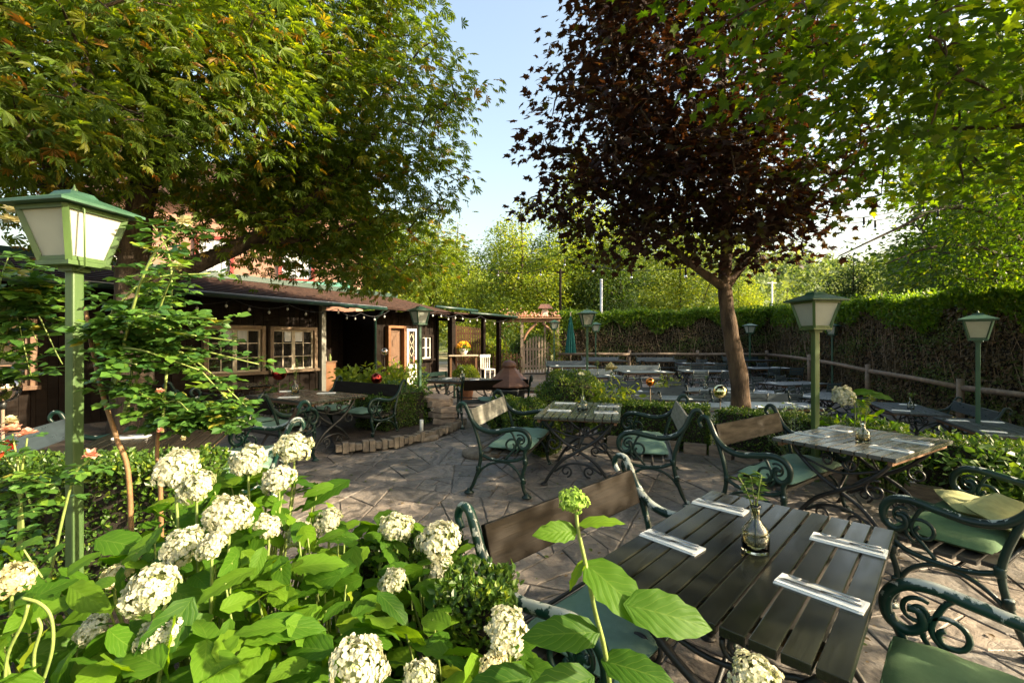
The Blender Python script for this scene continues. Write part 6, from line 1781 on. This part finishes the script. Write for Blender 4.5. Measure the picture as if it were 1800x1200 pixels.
for i, ((cx, cy), lb) in enumerate(PLANTS):
    root = thing('hydrangea_bush', (cx, cy, .02), 0, lb, 'hydrangea', 'hydrangeas in the flower bed')
    roots.append(root)
    k = own == i; n = int(k.sum())
    P = np.stack([X_[k] - cx, Y_[k] - cy, Z_[k] - .02], 1)
    outw = P.copy(); outw[:, 2] = 0; outw = outw / .5
    fw = outw * .6 + NP.normal(size=P.shape) * A(.7, .7, .25) + A(.05, -.12, -.18)
    up = A(.0, -.16, 1) + NP.normal(size=P.shape) * .45
    sz = NP.uniform(.075, .150, n) * np.where(NP.random(n) < .14, 1.45, 1.0)
    leaf_cloud('foliage', P - nrmz(fw) * sz[:, None] * .5, fw, up, sz, T_BROAD, M['leaf_hydrangea'], np.clip(NP.normal(.48, .2, n), 0, 1), root, aspect=NP.uniform(.85, 1.1, n), smooth=True, uvT=UV_BROAD)
    mb = MB()
    sel = NP.permutation(n)[:60]
    for j in sel:
        t = P[j]; b = A(t[0] * .25 + RND.uniform(-.06, .06), t[1] * .25 + RND.uniform(-.06, .06), 0)
        mb.tube([b, b + (t - b) * .5 + A(0, 0, .08), t], [.0055, .0045, .003], 5, cap=False)
    pend = (root, mb)
    roots[-1] = pend
for q, (px, py, rp, Y, kind) in enumerate(HEADS):
    c = A(at(px, Y), Y, zz(py, Y)); r = rp / 800 * Y * .80
    if px > 1200: continue
    i = int(np.argmin(((c[:2] - centers) ** 2).sum(1))); root, mb = roots[i]
    o0 = A(*root.location)
    lc = c - o0
    nr = (lc[0] * .5 + RND.uniform(-.4, .4), lc[1] * .3 - .55 + RND.uniform(-.2, .2), .85)
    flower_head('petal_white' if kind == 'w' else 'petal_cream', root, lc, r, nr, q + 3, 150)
    b = A(lc[0] * .35, lc[1] * .35, 0.0)
    mb.tube(catmull([b, b + (lc - b) * .45 + A(0, 0, .06), lc - A(0, 0, .10 + r * .3), lc - A(0, 0, r * .2)], 4), [.0062] * 4 + [.0055] * 5 + [.0045] * 4, 6)
for root, mb in roots: mb.build('stems', M['stem_green'], root)

# the tall stalk with a green bud right in front of the near table
def placed_leaves(root, items, mt='leaf_hydrangea'):
    o0 = A(*root.location)
    P = A(*[i[0] for i in items]) - o0; F = A(*[i[1] for i in items]); U = A(*[i[2] for i in items]); Z = np.array([i[3] for i in items]); t = np.array([i[4] for i in items])
    leaf_cloud('leaf', P, F, U, Z, T_BROAD, M[mt], t, root, aspect=np.array([i[5] for i in items]), smooth=True, uvT=UV_BROAD)
sb = (.22, 1.02, .02)
stalk = thing('hydrangea_stalk', sb, 0, 'tall hydrangea stalk with a lime green bud rising before the nearest bench', 'hydrangea', 'hydrangeas in the flower bed')
Ys = .86
q = catmull([sb, (at(1095, .93), .93, .55), wp_(1070, 1190, .88), wp_(1045, 1070, Ys), wp_(1028, 985, Ys), wp_(1016, 930, Ys), wp_(1012, 890, Ys)], 5)
MB().tube([v - Vector(sb) for v in q], [.0052 - .002 * i / len(q) for i in range(len(q))], 8).build('stem', M['stem_green'], stalk)
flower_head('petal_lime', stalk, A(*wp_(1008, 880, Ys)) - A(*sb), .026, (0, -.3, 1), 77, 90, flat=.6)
placed_leaves(stalk, [
    (wp_(1012, 932, Ys), (-.8, -.25, .05), (.05, -.75, .7), .085, .55, .95), (wp_(1020, 920, Ys), (.9, -.05, .10), (0, -.35, 1), .085, .75, .7),
    (wp_(1028, 985, Ys), (-.5, .1, -.9), (-.6, -.4, .4), .07, .7, .6), (wp_(1032, 990, Ys), (.62, -.42, -.42), (.1, -.72, .8), .150, .48, 1.0),
    (wp_(1105, 1062, .80), (.98, -.12, -.20), (-.05, -.78, .75), .150, .42, .95), (wp_(1050, 1110, Ys), (-.85, -.15, .06), (0, -.72, .8), .145, .20, .85),
    (wp_(1062, 1160, .87), (.8, -.3, -.05), (.0, -.7, .8), .13, .15, .9), (wp_(1040, 1190, .85), (-.8, -.35, -.02), (.1, -.6, .8), .15, .12, .95), (wp_(930, 1190, .9), (-.85, -.2, .0), (0, -.6, .8), .13, .10, .95)])
# hydrangea at bottom right: one white head under the table
b = (at(1330, 1.12), 1.12, gf(.6, 1.1)); hh = thing('hydrangea_bush', (at(1300, 1.0), 1.0, 0.0), 0, 'white hydrangea head just below the front edge of the nearest table', 'hydrangea', 'hydrangeas in the flower bed')
o0 = A(*hh.location); c = A(*wp_(1330, 1196, 1.0))
flower_head('petal_white', hh, c - o0, .05, (0, -.5, .8), 5, 140)
MB().tube([(0, 0, 0), tuple((c - o0) * .5 + A(.03, 0, 0)), tuple(c - o0)], .005, 6).build('stems', M['stem_green'], hh)
leaf_cloud('foliage', np.array([[.02, .0, .5], [.0, .02, .6], [-.02, 0, .68], [.03, .01, .72]]), A((1, .2, 0), (-1, -.3, .1), (.3, -1, -.1), (-.6, .6, .1)), A((0, -.4, 1), (0, -.4, 1), (0, -.4, 1), (0, -.2, 1)), np.full(4, .12), T_BROAD, M['leaf_hydrangea'], np.array([.3, .4, .5, .3]), hh, smooth=True, uvT=UV_BROAD)
# white head beyond the pale table
Y = 4.9; x = at(1483, Y); hb = thing('hydrangea_stalk', (x, Y, gf(x, Y)), 0, 'large white hydrangea head drooping over the hedge behind the pale table', 'hydrangea')
c = A(*wp_(1483, 696, Y)) - A(*hb.location)
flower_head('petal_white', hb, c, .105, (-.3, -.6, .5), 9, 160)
MB().tube(catmull([(.15, .1, 0), (.2, .1, c[2] * .7), (c[0] + .12, c[1] + .05, c[2] + .05), tuple(c)], 5), .007, 6).build('stem', M['stem_green'], hb)
placed_leaves(hb, [(wp_(1500, 690, Y), (.9, -.2, .1), (0, -.5, .8), .24, .3, .9), (wp_(1525, 692, Y), (.9, -.3, -.15), (0, -.5, .8), .25, .25, 1.0), (wp_(1500, 700, Y), (.4, -.6, -.5), (0, -.6, .7), .2, .2, .9)])
# yellow arching stalks in the lower left corner
ys = thing('hydrangea_stalk', (-1.1, .98, .02), 0, 'yellow bent flower stalks in the lower left corner', 'hydrangea')
o0 = Vector(ys.location); mb = MB()
for pts in ([(70, 1215), (92, 1140), (90, 1085), (70, 1060), (38, 1050)], [(62, 1210), (60, 1150), (72, 1105), (66, 1085)], [(8, 1215), (14, 1150), (40, 1095), (50, 1062)]):
    mb.tube([v - o0 for v in catmull([wp_(a, b_, 1.0) for a, b_ in pts], 5)], .0035, 6)
mb.build('stem', M['stem_green'], ys)
# ---------------------------------------------------------------- overhead strings of bulbs at the right
def over(pts, lb, nb, sag): festoon('string_lights', pts, lb, nb, sag, .008, None, .030, .13, .019)
over([wp_(1290, 390, 7.4), wp_(1480, 394, 8.4), wp_(1800, 330, 9.4)], 'black cable with bare bulbs crossing from maple to the right, the middle one', 6, .10)
over([wp_(1300, 330, 7.3), wp_(1500, 384, 8.4), wp_(1640, 350, 9.0), wp_(1800, 250, 9.4)], 'black cable with bare bulbs crossing from maple to the right, the uppermost one', 4, .06)
over([wp_(1270, 460, 7.3), wp_(1000, 452, 13), wp_(870, 474, 15), wp_(700, 440, 17)], 'black cable with bulbs strung from the maple trunk towards the hut', 10, .25)

# fallen leaves on the paving
n = 900
lx = NP.uniform(-3.2, 3.6, n); ly = NP.uniform(2.0, 8.5, n)
P = np.stack([lx, ly, gz(lx, ly) + .012], 1)
o = leaf_cloud('fallen_leaves', P, NP.normal(size=(n, 3)) * A(1, 1, .06), A(0, 0, 1) + NP.normal(size=(n, 3)) * .12, NP.uniform(.012, .05, n), T_OVAL, M['leaf_brown'], NP.random(n))
tag(o, 'small brown leaves scattered over the paving', 'leaves', None, 'stuff')

# ================================================================ camera, light
cam = bpy.data.cameras.new('camera'); co = bpy.data.objects.new('camera', cam); col.objects.link(co)
cam.sensor_width = 36; cam.lens = 16.0; cam.clip_start = .05; cam.clip_end = 1000
co.location = (0, 0, CZ); co.rotation_euler = (math.radians(90), 0, 0)
sc.camera = co
SUN_EL, SUN_DIR = math.radians(26), Vector((.97, -.24, 0)).normalized()
w = bpy.data.worlds.new('World'); sc.world = w; w.use_nodes = True
nt = w.node_tree; bg = nt.nodes['Background']
sky = nt.nodes.new('ShaderNodeTexSky'); sky.sky_type = 'NISHITA'; sky.sun_disc = False
sky.sun_elevation = SUN_EL; sky.sun_rotation = math.atan2(SUN_DIR.x, SUN_DIR.y)
sky.air_density = 1.5; sky.dust_density = 5.0; sky.ozone_density = 0.0
nt.links.new(sky.outputs[0], bg.inputs[0]); bg.inputs[1].default_value = .104
sl = bpy.data.lights.new('sun', 'SUN'); sl.energy = 5.0; sl.angle = math.radians(.55); sl.color = (1.0, .83, .57)
so = bpy.data.objects.new('sun', sl); col.objects.link(so)
dv = Vector((SUN_DIR.x * math.cos(SUN_EL), SUN_DIR.y * math.cos(SUN_EL), math.sin(SUN_EL)))
so.rotation_euler = dv.to_track_quat('Z', 'Y').to_euler(); so.location = dv * 30
sc.view_settings.view_transform = 'Standard'; sc.view_settings.look = 'None'
sc.view_settings.exposure = 2.0; sc.view_settings.gamma = 1.0
c = sc.cycles
c.max_bounces = 7; c.diffuse_bounces = 3; c.glossy_bounces = 3; c.transmission_bounces = 6; c.transparent_max_bounces = 6
c.caustics_reflective = False; c.caustics_refractive = False; c.use_denoising = True
c.sample_clamp_indirect = 6.0
